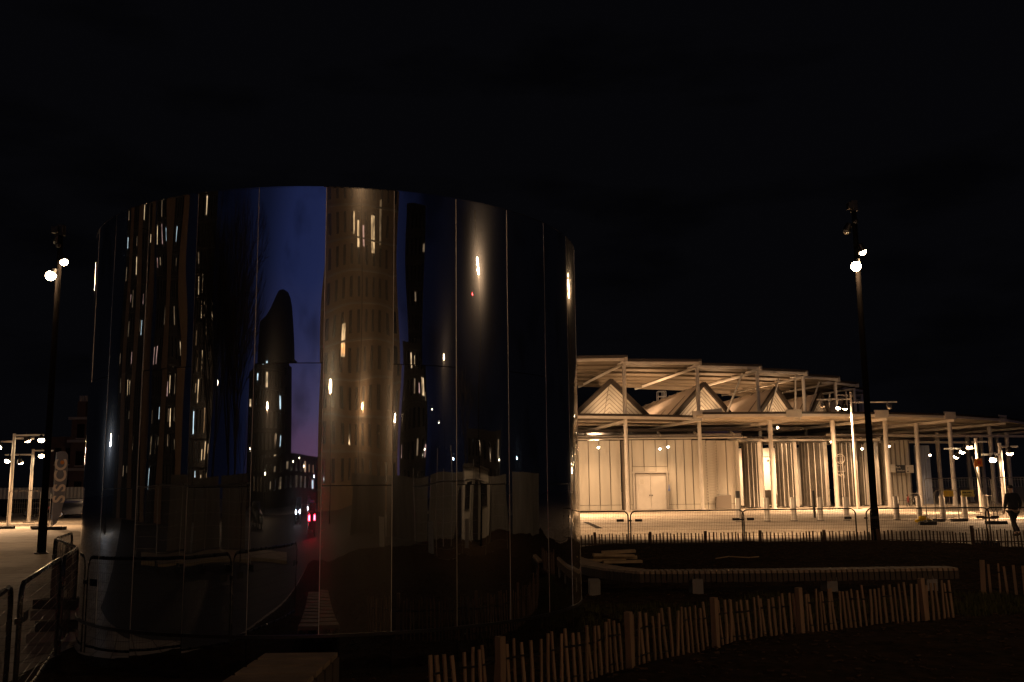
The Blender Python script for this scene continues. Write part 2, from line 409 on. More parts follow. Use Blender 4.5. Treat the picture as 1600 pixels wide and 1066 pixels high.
c_ = MB().grid([ring(CR-.03, CH), ring(CR+.004, CH), ring(CR+.004, CH+.008), ring(CR-.03, CH+.008)]); c_.build('coping', M_mir, drum, smooth=True)
c_ = MB().grid([ring(CR-.10, .02), ring(CR-.10, ZB)]); c_.build('recessed_plinth', M_blackp, drum, smooth=True)
c_ = MB().grid([ring(CR+.004, ZB-.03), ring(CR+.012, ZB-.03), ring(CR+.012, ZB), ring(CR-.1, ZB)]); c_.build('base_trim', M_blackp, drum, smooth=True)
# lower mirrored skirt below the trim
for k in range(-10, 18):
    a0 = P0+DP*k; a1 = a0+DP if k < 17 else P0-DP*10+360
    arc(a0+.065, a1-.065, .04, ZB-.034, CR-.002, 14).build('skirt_panel', M_mir, drum, smooth=True)

# ------------------------------------------------------------------ lamp posts (in view and behind the camera)
def lamp_post(x, y, h, z_heads, label, group, P=260, side=1, top=True, col=WARM, beam=None):
    root = empty('lamp_post', (x, y, 0), label, 'lamp post', group)
    MB().tube([(x, y, 0), (x, y, .9), (x, y, 1.2), (x, y, h)], [.135, .13, .105, .075], 14).build('pole', M_pole, root, smooth=True)
    MB().tube([(x, y, 0), (x, y, .05)], .2, 16).build('base_flange', M_dark, root)
    for i, (dx, dy, z, lit) in enumerate(z_heads):
        hd = MB(); c = V((x+dx, y+dy, z)); d = V((dx, dy, 0)); d = d.normalized() if d.length else V((0, -1, 0))
        aim = (d*.55+V((0, 0, -1))).normalized()
        hd.tube([c-aim*.24, c-aim*.08, c], [.09, .125, .135], 14)
        o = hd.build('spotlight_head', M_dark, root, smooth=True)
        MB().bar(V((x, y, z+.12)), c+V((0, 0, .05)), .05, .04).build('bracket', M_dark, root)
        gl = MB(); gl.ball(c+aim*.02, {1.0: .155, 1.6: .42, 1.3: .26}.get(lit, .12), 14, (1, 1, 1)); gl.build('lens', M_lampglass if lit else M_off, o, smooth=True)  # lenses of the strongest mirrored lamps enlarged to stand for their glow
        if lit: point('lamp_light', c+aim*.3+V((0, 0, -.04)), P*lit, col, .12, root)
    if beam:
        c = V((x+z_heads[0][0], y+(.32 if beam[0][1] > y else -.32), z_heads[0][2]-.1)); spot('plaza_beam', c, beam[0], beam[1], 84, .7, col, .12, root)
    if top:
        MB().box((x, y, h-.1), (.2, .2, .34)).box((x-.13*side, y-.1, h-.12), (.2, .22, .2)).build('camera_housing', M_dark, root)
        MB().ball((x-.02, y-.12, h-.62), .09, 10).build('sensor_dome', M_dark, root, smooth=True)
    return root
LG = 'tall black street lamps'
lamp_post(11.08, 30, 10.79, [(-.13, -.22, 8.67, 1.0), (.22, .12, 9.24, .5), (-.2, .2, 9.95, 0)], 'tall black lamp post with two glaring lamps standing on the right, before the lit pavilion', LG, 130, beam=((6, 45, 0), 10500))
lamp_post(-14.48, 30, 10.3, [(-.13, -.22, 8.67, 1.0), (.2, -.12, 9.14, .8), (-.2, .2, 9.9, 0)], 'tall black lamp post with two glaring lamps at the left edge, beside the mirrored drum', LG, 90, beam=((-20, 44, 0), 900))
LB = 'lamps seen only in the mirror'
lamp_post(17.38, 4.71, 10.2, [(-.2, .1, 8.62, 1.)], 'black lamp post right of the camera, a long glare in the sixth mirror panel', LB, 760)
lamp_post(-39.45, -26.1, 9.5, [(.15, .2, 8.33, 1.3)], 'distant lamp post mirrored in the dark left panel', LB, 900, beam=((-22, -8, 0), 500))  # extra beam added to light the pavement strip
lamp_post(1.43, -35.5, 9.0, [(-.1, .2, 7.56, 1.6)], 'lamp post with the brightest glare, mirrored at the edge of the brown panel', LB, 1700, beam=((8, -56, 8), 2600))
lamp_post(-27.3, -56, 9.6, [(.1, .2, 8.76, 1.)], 'slim street lamp mirrored before the round topped block', LB, 900)
lamp_post(6.9, -19.5, 17.6, [(-.1, .3, 16.6, 1.)], 'unseen tall floodlight post added to put a glow on the top of the brown mirror panel', LB, 900)  # unseen lamp added for the glow at the panel top
lamp_post(21.5, -61.9, 10.2, [(0, .2, 9.46, 1.)], 'small lamp mirrored low in the middle of the brown panel', LB, 900)
lamp_post(29.7, -41.9, 8.4, [(0, .2, 7.55, 1.)], 'small lamp mirrored at the right edge of the brown panel', LB, 900)
lamp_post(74, -40.4, 16.4, [(0, .2, 15.6, 1.)], 'tiny high lamp mirrored in the blue panel right of the tower', LB, 900)
mast_dummy = 0
wl = lamp_post(-37.3, 21.9, 5.2, [(.2, -.1, 4.21, 1.)], 'cold white site floodlight mirrored at the far left of the drum', LB, 260, col=(.8, .88, 1))

# ------------------------------------------------------------------ crowd barriers with rounded tops
def make_barrier(L, H=1.1, tagp=True, label='', feet=True, m_=M_blackp, group='round topped mesh barriers', name='crowd_barrier', pitch=.05, wr=.0022):
    root = empty(name, (0, 0, 0), label, 'barrier', group)
    c = .16; path = [(0.02, 0, .06), (0.02, 0, H-c)]
    for i in range(1, 7): t = pi/2*i/6; path.append((.02+c*(1-cos(t)), 0, H-c+c*sin(t)))
    for i in range(0, 6): t = pi/2*i/6; path.append((L-.02-c+c*sin(t), 0, H-c+c*cos(t)))
    path += [(L-.02, 0, H-c), (L-.02, 0, .06)]
    MB().tube(path, .02, 8).build('frame', m_, root, smooth=True)
    MB().tube([(.02, 0, .14), (L-.02, 0, .14)], .015, 6).build('bottom_rail', m_, root, smooth=True)
    b = MB(); x = .02+pitch
    while x < L-.03:
        e = min(x-.02, L-.02-x); top = H if e > c else H-c+sqrt(max(0, c*c-(c-e)**2)); b.bar((x, 0, .14), (x, 0, top), wr*2, wr*2); x += pitch
    z = .14+pitch*2
    while z < H-.02:
        ins = 0 if z < H-c else c-sqrt(max(0, c*c-(z-H+c)**2)); b.bar((.02+ins, 0, z), (L-.02-ins, 0, z), wr*2, wr*2); z += pitch*2
    b.build('mesh_infill', M_blackp, root)
    if tagp:
        for xx in (.26, L-.26): MB().box((xx, -.02, H-.27), (.22, .01, .075)).build('tag_plate', M_black, root)
    if feet:
        MB().box((0, 0, .055), (.66, .22, .11)).box((0, 0, .13), (.3, .16, .05)).build('rubber_foot', M_rubber, root)
    MB().box((0, 0, H-.28), (.1, .05, .045)).build('coupler', m_, root)
    return root
def place(o, p0, p1, label, z=0):
    o.location = (p0[0], p0[1], z); o.rotation_euler = (0, 0, atan2(p1[1]-p0[1], p1[0]-p0[0])); o['label'] = label
XB = [at(p, 853, 29.0).x for p in (700, 986, 1162, 1356)]
b0 = make_barrier(3.42, label='x'); kids(b0)
row = [((-1.57, 29.1), (1.85, 29.1), 'black mesh barrier emerging from behind the mirrored drum, first of the row before the pavilion'),
       ((XB[1], 29.1), (XB[2], 29.1), 'black mesh barrier before the pavilion double door'),
       ((XB[2], 29.1), (XB[3], 29.1), 'black mesh barrier before the corrugated screens, left of the right lamp post'),
       ((XB[3]+.03, 29.1), (at(1541, 853, 28.4).x, 28.4), 'black mesh barrier right behind the right lamp post'),
       ((at(1543, 853, 28.4).x, 28.4), (at(1543, 853, 28.4).x+3.35, 27.2), 'black mesh barrier in front of the walking person')]
for i, (p, q, lb) in enumerate(row):
    o = b0 if i == 0 else clone(b0)
    if i == 0: p = (XB[1]-3.45, 29.1)
    place(o, p, q, lb)
# near barriers beside the camera
bn = make_barrier(3.3, label='x', tagp=True, pitch=.05, wr=.0011, m_=M_tubed, feet=False); kids(bn)
bn['group'] = 'near mesh barriers by the drum'
place(bn, (-2.75, 4.62), (-3.93, 7.7), 'nearest mesh barrier, cut off by the left edge of the photo')
o = clone(bn); place(o, (-3.9, 7.78), (-5.02, 10.85), 'second mesh barrier from the camera, running along the left side of the drum')
b3 = make_barrier(2.1, label='x', tagp=False, pitch=.05, wr=.0012, m_=M_tubed, feet=False); b3['group'] = 'near mesh barriers by the drum'; kids(b3)
place(b3, (-5.03, 10.95), (-5.75, 12.9), 'short mesh barrier tight against the left edge of the drum')
o = clone(b3); place(o, (-7.35, 15.7), (-8.0, 17.7), 'small mesh barrier standing apart behind the left edge of the drum')
o = clone(bn); place(o, (-7.33, 15.6), (-5.8, 13.0), 'mesh barrier closing the gap behind the left edge of the drum'); o.scale = (.9, 1, 1)
for i, (x, y, z, rz) in enumerate([(-5.72, 12.35, 0, .2), (-5.66, 12.4, .13, .5), (-5.7, 12.38, .26, .1), (-5.69, 12.36, .39, -.2)]):
    o = MB().box((0, 0, .055), (.62, .22, .11)).box((0, 0, .118), (.24, .14, .016)).build('rubber_block', M_rubber if i % 2 else M_conc)
    o.location = (x, y, z); o.rotation_euler = (0, 0, rz)
    tag(o, ['lowest grey barrier foot block of the small stack left of the drum', 'second black foot block up in the stack left of the drum', 'third grey foot block up in the stack left of the drum', 'topmost black foot block of the stack left of the drum'][i], 'block', 'stacked barrier feet')

# ------------------------------------------------------------------ heras fence panels, sign boards, sandbags
def heras(p0, p1, H, label, z=0, group='tall site fence panels', r=.02, m_=M_galv):
    p0 = V((p0[0], p0[1], 0)); p1 = V((p1[0], p1[1], 0)); d = (p1-p0); L = d.length; d.normalize()
    root = empty('site_fence_panel', p0, label, 'fence', group)
    z0 = .12; path = [p0+V((0, 0, z0)), p0+V((0, 0, H-.1)), p0+d*.1+V((0, 0, H)), p1-d*.1+V((0, 0, H)), p1+V((0, 0, H-.1)), p1+V((0, 0, z0))]
    MB().tube(path, r, 6).tube([p0+V((0, 0, .2)), p1+V((0, 0, .2))], r*.7, 6).build('frame', m_, root, smooth=True)
    b = MB(); t = .12
    while t < L: b.bar(p0+d*t+V((0, 0, .2)), p0+d*t+V((0, 0, H)), .005, .005); t += .12
    z = .45
    while z < H: b.bar(p0+V((0, 0, z)), p1+V((0, 0, z)), .005, .005); z += .3
    b.build('mesh_infill', m_, root)
    for p in (p0, p1): MB().box(p+V((0, 0, .07)), (.75, .24, .14)).build('foot_block', M_rubber, root)
    return root
ha = gr(1457, 818); hb = V((ha.x+2.9, ha.y-1.6, 0)); hc = V((hb.x+3.3, hb.y-1.9, 0))
hp0 = at(1449, 818, 43.5); hp1 = at(1556, 818, 43.5)
heras((hp0.x, 43.5), (hp1.x-.05, 43.5), 2.05, 'tall mesh fence panel carrying a pale yellow board, right of the lamp post')
heras((hp1.x+.05, 43.4), (hp1.x+3.4, 42.6), 2.05, 'tall mesh fence panel behind the walking person')
def board(name, x0, y0, x1, y1, Y, m_, label, cat='sign', group=None, th=.03):
    a = at(x0, y0, Y); c = at(x1, y1, Y)
    o = MB().box((0, 0, 0), (abs(c.x-a.x), th, abs(a.z-c.z))).build(name, m_); o.location = ((a.x+c.x)/2, Y, (a.z+c.z)/2)
    return tag(o, label, cat, group)
def text_mesh(txt, size, m_, parent, loc, rot=(pi/2, 0, 0), name='lettering', bold=0):
    cu = bpy.data.curves.new('t', 'FONT'); cu.body = txt; cu.size = size; cu.extrude = .004; cu.align_x = 'CENTER'; cu.align_y = 'CENTER'; cu.offset = bold
    cu.resolution_u = 4
    t = bpy.data.objects.new('t', cu); COL.objects.link(t); bpy.context.view_layer.update()
    me = bpy.data.meshes.new_from_object(t); me.name = name; me.materials.clear(); me.materials.append(m_)
    bpy.data.objects.remove(t); o = bpy.data.objects.new(name, me); COL.objects.link(o); o.parent = parent; o.location = loc; o.rotation_euler = rot
    return o
yb = board('notice_board', 1502, 766, 1523, 776, 43.4, M_yellow2, 'pale yellow notice board hung on the tall mesh fence')
for k, (x, wd) in enumerate(((-.24, .03), (-.19, .05), (-.12, .07), (-.03, .05), (.05, .08), (.13, .04), (.27, .03))):
    MB().box((x, -.018, .03), (wd, .006, .05 if k < 6 else .16)).build('printed_mark', M_black, yb)
MB().box((-.05, -.018, -.08), (.34, .006, .03)).build('printed_mark', M_black, yb)
board('notice_board', 1474, 767, 1490, 776, 47.0, M_yellow, 'deep yellow notice board left of the pale yellow one, on a fence farther back')
heras((at(1462, 800, 47.1).x, 47.1), (at(1498, 800, 47.1).x, 47.1), 1.5, 'low mesh panel behind the tall fence carrying a deep yellow board')
bz = gr(1445, 817)
b = MB()
for i, (dx, dy, dz, rz, s_) in enumerate([(-.22, 0, .09, .2, 1), (.12, .05, .1, -.4, 1.05), (-.05, 0, .24, .1, .9)]):
    sb = MB().ball((0, 0, 0), .24*s_, 12, (1.15, .7, .42)).build('sandbag', M_yellow, smooth=True); sb.location = (bz.x+dx, bz.y+dy, dz); sb.rotation_euler = (0, 0, rz)
    tag(sb, ['left yellow sandbag of the pile at the fence foot', 'right yellow sandbag of the pile at the fence foot', 'yellow sandbag lying on top of the other two'][i], 'sandbag', 'yellow sandbags')
o = MB().box((0, 0, .07), (.66, .24, .14)).box((0, 0, .16), (.3, .14, .05)).build('rubber_block', M_rubber); o.location = gr(1450, 819); tag(o, 'black fence foot block beside the yellow sandbags', 'block')

# ------------------------------------------------------------------ picket fences
def pickets(path, step, H, label, post_at, wire=(.3, .75), lean=.05, seed=1, hpost=1.1, pw=.026, maxn=100, wm=None):
    wm = wm or M_wood
    rr = random.Random(seed); P = [V((x, y, 0)) for x, y in path]
    root = empty('picket_fence', P[0], label, 'fence', 'low chestnut picket fences')
    seg = []; tot = 0
    for i in range(len(P)-1): L = (P[i+1]-P[i]).length; seg.append((tot, L, P[i], (P[i+1]-P[i]).normalized())); tot += L
    def pos(t):
        for a, L, p, d in seg:
            if t <= a+L+1e-6: return p+d*(t-a), d
        return seg[-1][2]+seg[-1][3]*(t-seg[-1][0]), seg[-1][3]
    t = 0; k = 0; n = int(tot/step); 
    while t < tot and k < maxn:
        p, d = pos(t); z = soil_h(p.x, p.y) if inside(p.x, p.y, BED) else 0
        h = H*rr.uniform(.93, 1.04); wd = pw*rr.uniform(.75, 1.25); nrm = V((-d.y, d.x, 0))
        le = d*rr.uniform(-lean, lean)*h + nrm*rr.uniform(-lean, lean)*h - d*lean*.8*h
        b = MB(); a = p+V((0, 0, z-.05)); q = p+le+V((0, 0, h)); md = (a+q)/2+nrm*rr.uniform(-.008, .008)
        b.bar(a, md, wd, .014*rr.uniform(.8, 1.4), up=nrm).bar(md, q, wd*.96, .014, up=nrm)
        b.build('picket', wm, root); t += step*rr.uniform(.8, 1.2); k += 1
    for tp in post_at:
        p, d = pos(tp*tot); z = 0; nrm = V((-d.y, d.x, 0))
        h = H*hpost; le = d*rr.uniform(-.06, .04)*h
        MB().bar(p-nrm*.04+V((0, 0, -.03)), p-nrm*.04+le+V((0, 0, h)), pw*2.1, .06, up=nrm).build('post', wm, root)
    for wz in wire:
        b = MB(); pts = []; t = 0
        while t <= tot: p, d = pos(t); pts.append(p+V((0, 0, wz*H+.012*sin(t*9)))); t += .25
        b.tube(pts, .004, 5).tube([q+V((.004, .006, .008)) for q in pts], .004, 5); b.build('twisted_wire', M_blackp, root)
    return root
pickets(FENCE, .088, .57, 'near low picket fence of thin leaning stakes curving through the dark foreground', (.085, .315, .50, .68, .93), seed=5, pw=.030, lean=.055)
xm_ = at(1185, 857, 27.9).x
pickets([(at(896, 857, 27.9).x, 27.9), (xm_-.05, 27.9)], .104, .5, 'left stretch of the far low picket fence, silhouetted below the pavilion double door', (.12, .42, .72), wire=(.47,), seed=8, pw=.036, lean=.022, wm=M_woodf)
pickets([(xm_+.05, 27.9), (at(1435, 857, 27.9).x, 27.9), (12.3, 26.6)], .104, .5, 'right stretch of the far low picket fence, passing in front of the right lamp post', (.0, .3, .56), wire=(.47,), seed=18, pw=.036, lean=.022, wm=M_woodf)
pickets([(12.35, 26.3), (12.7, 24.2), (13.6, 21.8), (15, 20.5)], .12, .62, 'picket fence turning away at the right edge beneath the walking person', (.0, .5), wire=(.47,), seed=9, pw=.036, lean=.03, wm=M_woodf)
pickets([(7.3, 15.4), (8.2, 15.0), (9.6, 14.7)], .12, .56, 'short dark picket fence at the right edge beside a wooden bench end', (.0,), seed=11, pw=.034, lean=.03)

# ------------------------------------------------------------------ slatted benches
def bench(path, w_, label, blocks, top=.46, skirt=.13, step=.14, gap=.022, name='slatted_bench', tm=None):
    P = [V((x, y, 0)) for x, y in path]
    root = empty(name, P[0], label, 'bench'); rr = random.Random(4)
    pts = []; 
    for i in range(len(P)-1):
        L = (P[i+1]-P[i]).length; n = max(1, round(L/step))
        for k in range(n): pts.append(P[i]+(P[i+1]-P[i])*(k/n))
    pts.append(P[-1])
    a = MB(); s_ = [MB(), MB()]; fr = MB()
    for i in range(len(pts)-1):
        d = (pts[i+1]-pts[i]); L = d.length; d.normalize(); nr = V((-d.y, d.x, 0)); c = (pts[i]+pts[i+1])/2
        z = top+rr.uniform(-.002, .002)
        a.bar(c+V((0, 0, z-.02)), c+nr*w_+V((0, 0, z-.02)), L-gap, .04)
        for si, off in enumerate((.0, w_)): s_[si].bar(c+nr*off+V((0, 0, z-.042)), c+nr*off+V((0, 0, z-.042-skirt*rr.uniform(.97, 1.03))), L-gap*.8, .028, up=nr)
    for off in (.09, w_-.09):
        for i in range(len(pts)-1):
            d = (pts[i+1]-pts[i]).normalized(); nr = V((-d.y, d.x, 0)); fr.bar(pts[i]+nr*off+V((0, 0, top-.1)), pts[i+1]+nr*off+V((0, 0, top-.1)), .05, .1)
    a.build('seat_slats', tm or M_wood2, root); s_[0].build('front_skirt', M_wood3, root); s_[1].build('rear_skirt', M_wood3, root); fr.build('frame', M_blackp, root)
    for (x, y) in blocks:
        MB().box((x, y, .16), (.17, .34, .36)).box((x, y, .035), (.3, .42, .07)).build('concrete_leg', M_conc, root)
    return root
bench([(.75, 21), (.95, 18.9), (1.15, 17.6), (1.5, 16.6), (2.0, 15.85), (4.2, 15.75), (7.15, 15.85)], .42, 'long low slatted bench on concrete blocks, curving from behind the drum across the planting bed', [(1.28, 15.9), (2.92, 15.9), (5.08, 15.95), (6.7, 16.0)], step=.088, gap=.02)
bench([(-1.53, 4.9), (-1.53, 6.6), (-1.53, 8.6)], .62, 'near slatted timber bench whose end meets the mirrored drum', [(-1.8, 5.2), (-1.8, 7.4)], top=.43, step=.31, gap=.085, skirt=.3, tm=M_wood4)
bench([(9.8, 13.3), (7.75, 13.5)], -.5, 'end of a slatted timber bench cut off by the right edge', [(8.6, 13.6)], top=.42)
# timber pile and loose pieces
tp = at(950, 880, 18.6)
wl_ = [(-.25, 0, .14, .05, 1.0), (.05, .05, .19, -.1, .9), (0, -.1, .24, .12, .85), (.12, .06, .3, -.02, .7), (.16, -.25, .12, .06, .8)]
for i, (dx, dy, z, rz, L) in enumerate(wl_):
    o = MB().box((0, 0, 0), (L, .2, .05)).build('timber_board', M_woodl); o.location = (2.05+dx, 20.4+dy, soil_h(2.05, 20.4)+z-.03); o.rotation_euler = (.05*(i % 2), .04*((i % 3)-1), rz)
    tag(o, ['lowest left board of the small timber pile behind the bench', 'second board of the small timber pile behind the bench', 'middle board of the small timber pile behind the bench', 'topmost short board of the small timber pile behind the bench', 'loose board lying in front of the small timber pile'][i], 'board', 'boards of the small timber pile')
o = MB().tube([(4.3, 21.0, .28), (4.6, 21.1, .31), (5.0, 21, .29), (5.25, 21.1, .30)], .012, 5).build('cut_stake', M_woodl, origin=(4.3, 21, .28)); tag(o, 'thin pale stake lying on the soil behind the long bench', 'stake')

# ------------------------------------------------------------------ the ring pavilion
PX, PY, PR = -8.82, 121.49, 49.92
PHI0, DPH = 20.6, 7.934
pav = empty('ring_pavilion', (10, 80, 0), 'pale steel pavilion with two stacked ring canopies and folded gable roofs, lit warm from below', 'building')
def rp_(phi, r, z): a = radians(phi); return V((PX+r*sin(a), PY-r*cos(a), z))
HT, HI = 11.75, 10.75; WI = 8.2
phis = [PHI0+DPH*k for k in range(-3, 9)]
pz = MB()
for i in range(len(phis)-1):
    f0, f1 = phis[i], phis[i+1]
    a, b_, c, d = rp_(f0+.15, PR-1.9, HT), rp_(f1+.15, PR+.35, HT), rp_(f1, PR-WI+.6, HI), rp_(f0, PR-WI-.4, HI)
    up = V((0, 0, .12))
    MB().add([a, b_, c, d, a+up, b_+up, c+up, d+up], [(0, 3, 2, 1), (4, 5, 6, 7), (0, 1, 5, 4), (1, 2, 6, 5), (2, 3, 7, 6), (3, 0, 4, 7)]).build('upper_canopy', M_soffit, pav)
    e = MB()
    e.bar(a+V((0, 0, -.04)), b_+V((0, 0, -.04)), .2, .2); e.build('edge_beam', M_white, pav)
    MB().bar(a+V((0, -.08, .20)), b_+V((0, -.08, .20)), .3, .16).build('gutter', M_darkbr, pav)
    r_ = MB()
    for t in (.22, .42, .62, .82): r_.bar(a.lerp(d, t)-V((0, 0, .07)), b_.lerp(c, t)-V((0, 0, .07)), .14, .14)
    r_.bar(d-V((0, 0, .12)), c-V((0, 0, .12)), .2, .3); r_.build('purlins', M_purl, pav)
    MB().bar(rp_(f0, PR, HT-.35), d-V((0, 0, .3)), .10, .17).build('rafter', M_white, pav); MB().bar(rp_(f0, PR+.4, HT-.02), a, .10, .22).build('end_beam', M_white, pav)
    MB().box(rp_(f0, PR+.3, HT+.02), (.2, .4, .5), rz=radians(f0)).build('end_plate', M_steel2, pav)
def column(x, y, h, r=.26, nm='column', z0=0):
    return MB().tube([(x, y, z0), (x, y, h)], r, 16).tube([(x, y, z0), (x, y, z0+.08)], r*1.5, 16).build(nm, M_white, pav, smooth=True)
for k, f in enumerate(phis):
    p = rp_(f, PR, 0)
    column(p.x, p.y, 11.45, .155)
# lower canopy outer polyline (pin-wheels outwards to the right)
LO = [(-11, 73.5), (-4.2, 72.2), (2.1, 72.5), (8.74, 74.3), (15.2, 76.9)]
LO2 = [(14.9, 75.4), (22.7, 75.9), (30.2, 77.6), (36.9, 80.4), (43.6, 85.2), (49.5, 92), (53.5, 100), (55.5, 109)]
def inner(p, wdt, z):
    c = V((PX, PY, 0)); v = V((p[0], p[1], 0))-c; L = v.length; return c + v*((L-wdt)/L) + V((0, 0, z))
def canopy(poly, z0, wdt, zi, edge=.2, cols=True, blocks=True):
    for i in range(len(poly)-1):
        a = V((*poly[i], z0)); b_ = V((*poly[i+1], z0)); d = inner(poly[i], wdt, zi); c = inner(poly[i+1], wdt, zi); up = V((0, 0, .14))
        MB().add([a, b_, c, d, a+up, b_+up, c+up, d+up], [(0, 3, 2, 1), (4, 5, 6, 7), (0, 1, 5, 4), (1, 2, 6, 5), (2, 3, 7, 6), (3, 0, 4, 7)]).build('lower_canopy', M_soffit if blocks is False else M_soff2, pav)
        MB().bar(a-V((0, .02, .0)), b_-V((0, .02, .0)), .2, edge).build('edge_beam', M_white, pav)
        MB().bar(a+V((0, -.07, edge/2+.09)), b_+V((0, -.07, edge/2+.09)), .26, .17).build('gutter', M_darkbr, pav)
        MB().bar(a-V((0, 0, .28)), d-V((0, 0, .2)), .14, .22).build('rafter', M_white, pav)
        r_ = MB()
        for t in (.18, .36, .54, .72, .9): r_.bar(a.lerp(d, t)-V((0, 0, .06)), b_.lerp(c, t)-V((0, 0, .06)), .12, .12)
        r_.build('purlins', M_steel2, pav)
        if blocks:
            dd = (b_-a).normalized()
            nb = MB(); nb.box(b_-dd*.55+V((0, -.16, .12)), (1.25, .1, .62), rz=atan2(dd.y, dd.x))
            for q in range(9): nb.box(b_-dd*(1.1-.14*q)+V((0, -.225, .12)), (.035, .03, .6), rz=atan2(dd.y, dd.x))
            nb.build('gutter_box', M_steel2, pav)
canopy(LO, 7.15, 12, 6.55, blocks=False)
canopy(LO2, 7.3, 15, 6.5)
MB().bar((14.3, 76.4, 7.35), (16.6, 76.3, 7.55), .5, .75).build('gutter_box', M_steel2, pav)
for (px, Y) in ((1210, 76.9), (1309, 78.2), (1392, 79.5), (1441, 82), (1494, 81), (1557, 86.5), (1583, 92), (1473, 90), (1520, 97), (1542, 99), (1567, 103), (1177, 88), (1261, 90)):
    p = at(px, 797, Y); column(p.x, Y, 6.95 if Y < 88 else 6.6, .18 if Y < 88 else .19)
# folded gable roofs
for gi, (f, r) in enumerate(((20.7, 47.4), (31.0, 48.2), (40.8, 49.0), (49.8, 49.2), (58.5, 49.3))):
    apex = rp_(f, r, 10.35); rad = V((sin(radians(f)), -cos(radians(f)), 0)); tg = V((cos(radians(f)), sin(radians(f)), 0))
    hw = 3.7; zb = 7.15
    bl = apex - tg*hw; bl.z = zb; br = apex + tg*hw; br.z = zb
    ai = rp_(f, 39.5, 9.0); li = rp_(f-4.7, 39.5, 7.2); ri = rp_(f+4.7, 39.5, 7.2)
    if gi == 0: ai, li, ri = V((9.2, 87, 9.0)), V((6.0, 87, 7.2)), V((12.4, 87, 7.2))
    face = MB(); ins = rad*-.35
    face.add([bl+ins, br+ins, apex+ins], [(0, 1, 2)])
    go = face.build('gable_face', M_clad, pav)
    # cladding boards following both slopes
    ln = MB()
    for t in range(1, 9):
        k = t/9
        for sgn in (-1, 1):
            a = apex.lerp(V((apex.x, apex.y, zb)), k); e = (apex+tg*sgn*hw); e = V((e.x, e.y, zb)); e2 = V((apex.x, apex.y, zb)).lerp(e, 1-k)
            ln.bar(a-rad*.33, e2-rad*.33, .02, .045)
    ln.bar(apex-rad*.32-V((0, 0, .3)), V((apex.x, apex.y, zb))-rad*.32-tg*.6, .02, .05)
    ln.build('board_joints', M_clad2, go)
    fr = MB(); fr.bar(bl+rad*.05, apex+rad*.05, .35, .24, up=rad).bar(apex+rad*.05, br+rad*.05, .35, .24, up=rad); fr.build('gable_frame', M_darkbr, pav)
    up = V((0, 0, .1))
    for s_, e0, e1 in ((-1, bl, li), (1, br, ri)):
        rs = MB(); rs.add([apex, e0, e1, ai, apex-up, e0-up, e1-up, ai-up], [(0, 1, 2, 3), (7, 6, 5, 4), (0, 4, 5, 1), (1, 5, 6, 2), (2, 6, 7, 3), (3, 7, 4, 0)])
        ro = rs.build('roof_slope', M_roof, pav)
        sm = MB()
        for k in range(1, 8):
            t = k/8; sm.bar(apex.lerp(ai, t)+V((0, 0, .03)), e0.lerp(e1, t)+V((0, 0, .03)), .10, .09)
        sm.build('standing_seams', M_clad2, ro)
# zig-zag struts between lower canopy and ring on the right
for (x0, y0, x1, y1, Y) in ((1160, 583, 1134, 650, 80), (1217, 592, 1200, 650, 84), (1243, 580, 1243, 650, 86), (1280, 597, 1262, 650, 88), (1296, 615, 1294, 650, 92), (1322, 612, 1324, 640, 95)):
    MB().tube([at(x0, y0, Y), at(x1, y1, Y)], .08, 8).build('strut', M_steel2, pav)
# roof cage
cg = empty('roof_cage', at(1034, 627, 92), 'small square wire cage on the roof between the first two gables', 'cage')
a = at(1027, 612, 92); c = at(1040, 628, 92); b = MB(); ww = c.x-a.x
for x in (a.x, a.x+ww*.66, c.x):
    for y in (91.6, 92.4): b.bar((x, y, c.z-.6), (x, y, a.z), .05, .05)
for z in (a.z, (a.z+c.z)/2, c.z):
    for y in (91.6, 92.4): b.bar((a.x, y, z), (c.x, y, z), .05, .05)
b.build('frame', M_galv, cg)

# --- ground floor walls
def wall_run(p, q, z0, z1, n, nm='wall', m_=M_clad, depth=.12, gapw=.07, skip=None, kick=True):
    p = V((*p, 0)); q = V((*q, 0)); d = (q-p); L = d.length; d.normalize(); nr = V((d.y, -d.x, 0)); rz = atan2(d.y, d.x)
    o = MB().box((p+q)/2-nr*.15+V((0, 0, (z0+z1)/2)), (L, .2, z1-z0), rz=rz).build(nm, M_clad2 if m_ is M_clad else m_, pav)
    b = MB(); bt = MB(); st = L/n
    for i in range(n):
        c = p+d*(st*(i+.5)); zz0 = z0+.42
        if skip and skip[0] <= i <= skip[1]: zz0 = skip[2]
        b.box(c+V((0, 0, (zz0+z1-.04)/2))+nr*(.0 if i % 3 else .03), (st-gapw, depth, z1-.04-zz0), rz=rz)
        if not (skip and skip[0] <= i <= skip[1]): bt.box(c+V((0, 0, z0+.19))+nr*.02, (st-gapw*.6, depth, .38), rz=rz)
    b.build('cladding_panels', m_, o); 
    if bt.v: bt.build('kick_panels', m_, o)
    return o
YW = 79.0
def wx(px, Y=YW): return at(px, 797, Y).x
wall_run((-14, YW), (wx(972), YW), 0, 5.65, 26)
MB().box((wx(982), YW+.35, 2.8), (wx(990)-wx(974), .1, 5.65)).build('shadow_recess', M_clad2, pav)
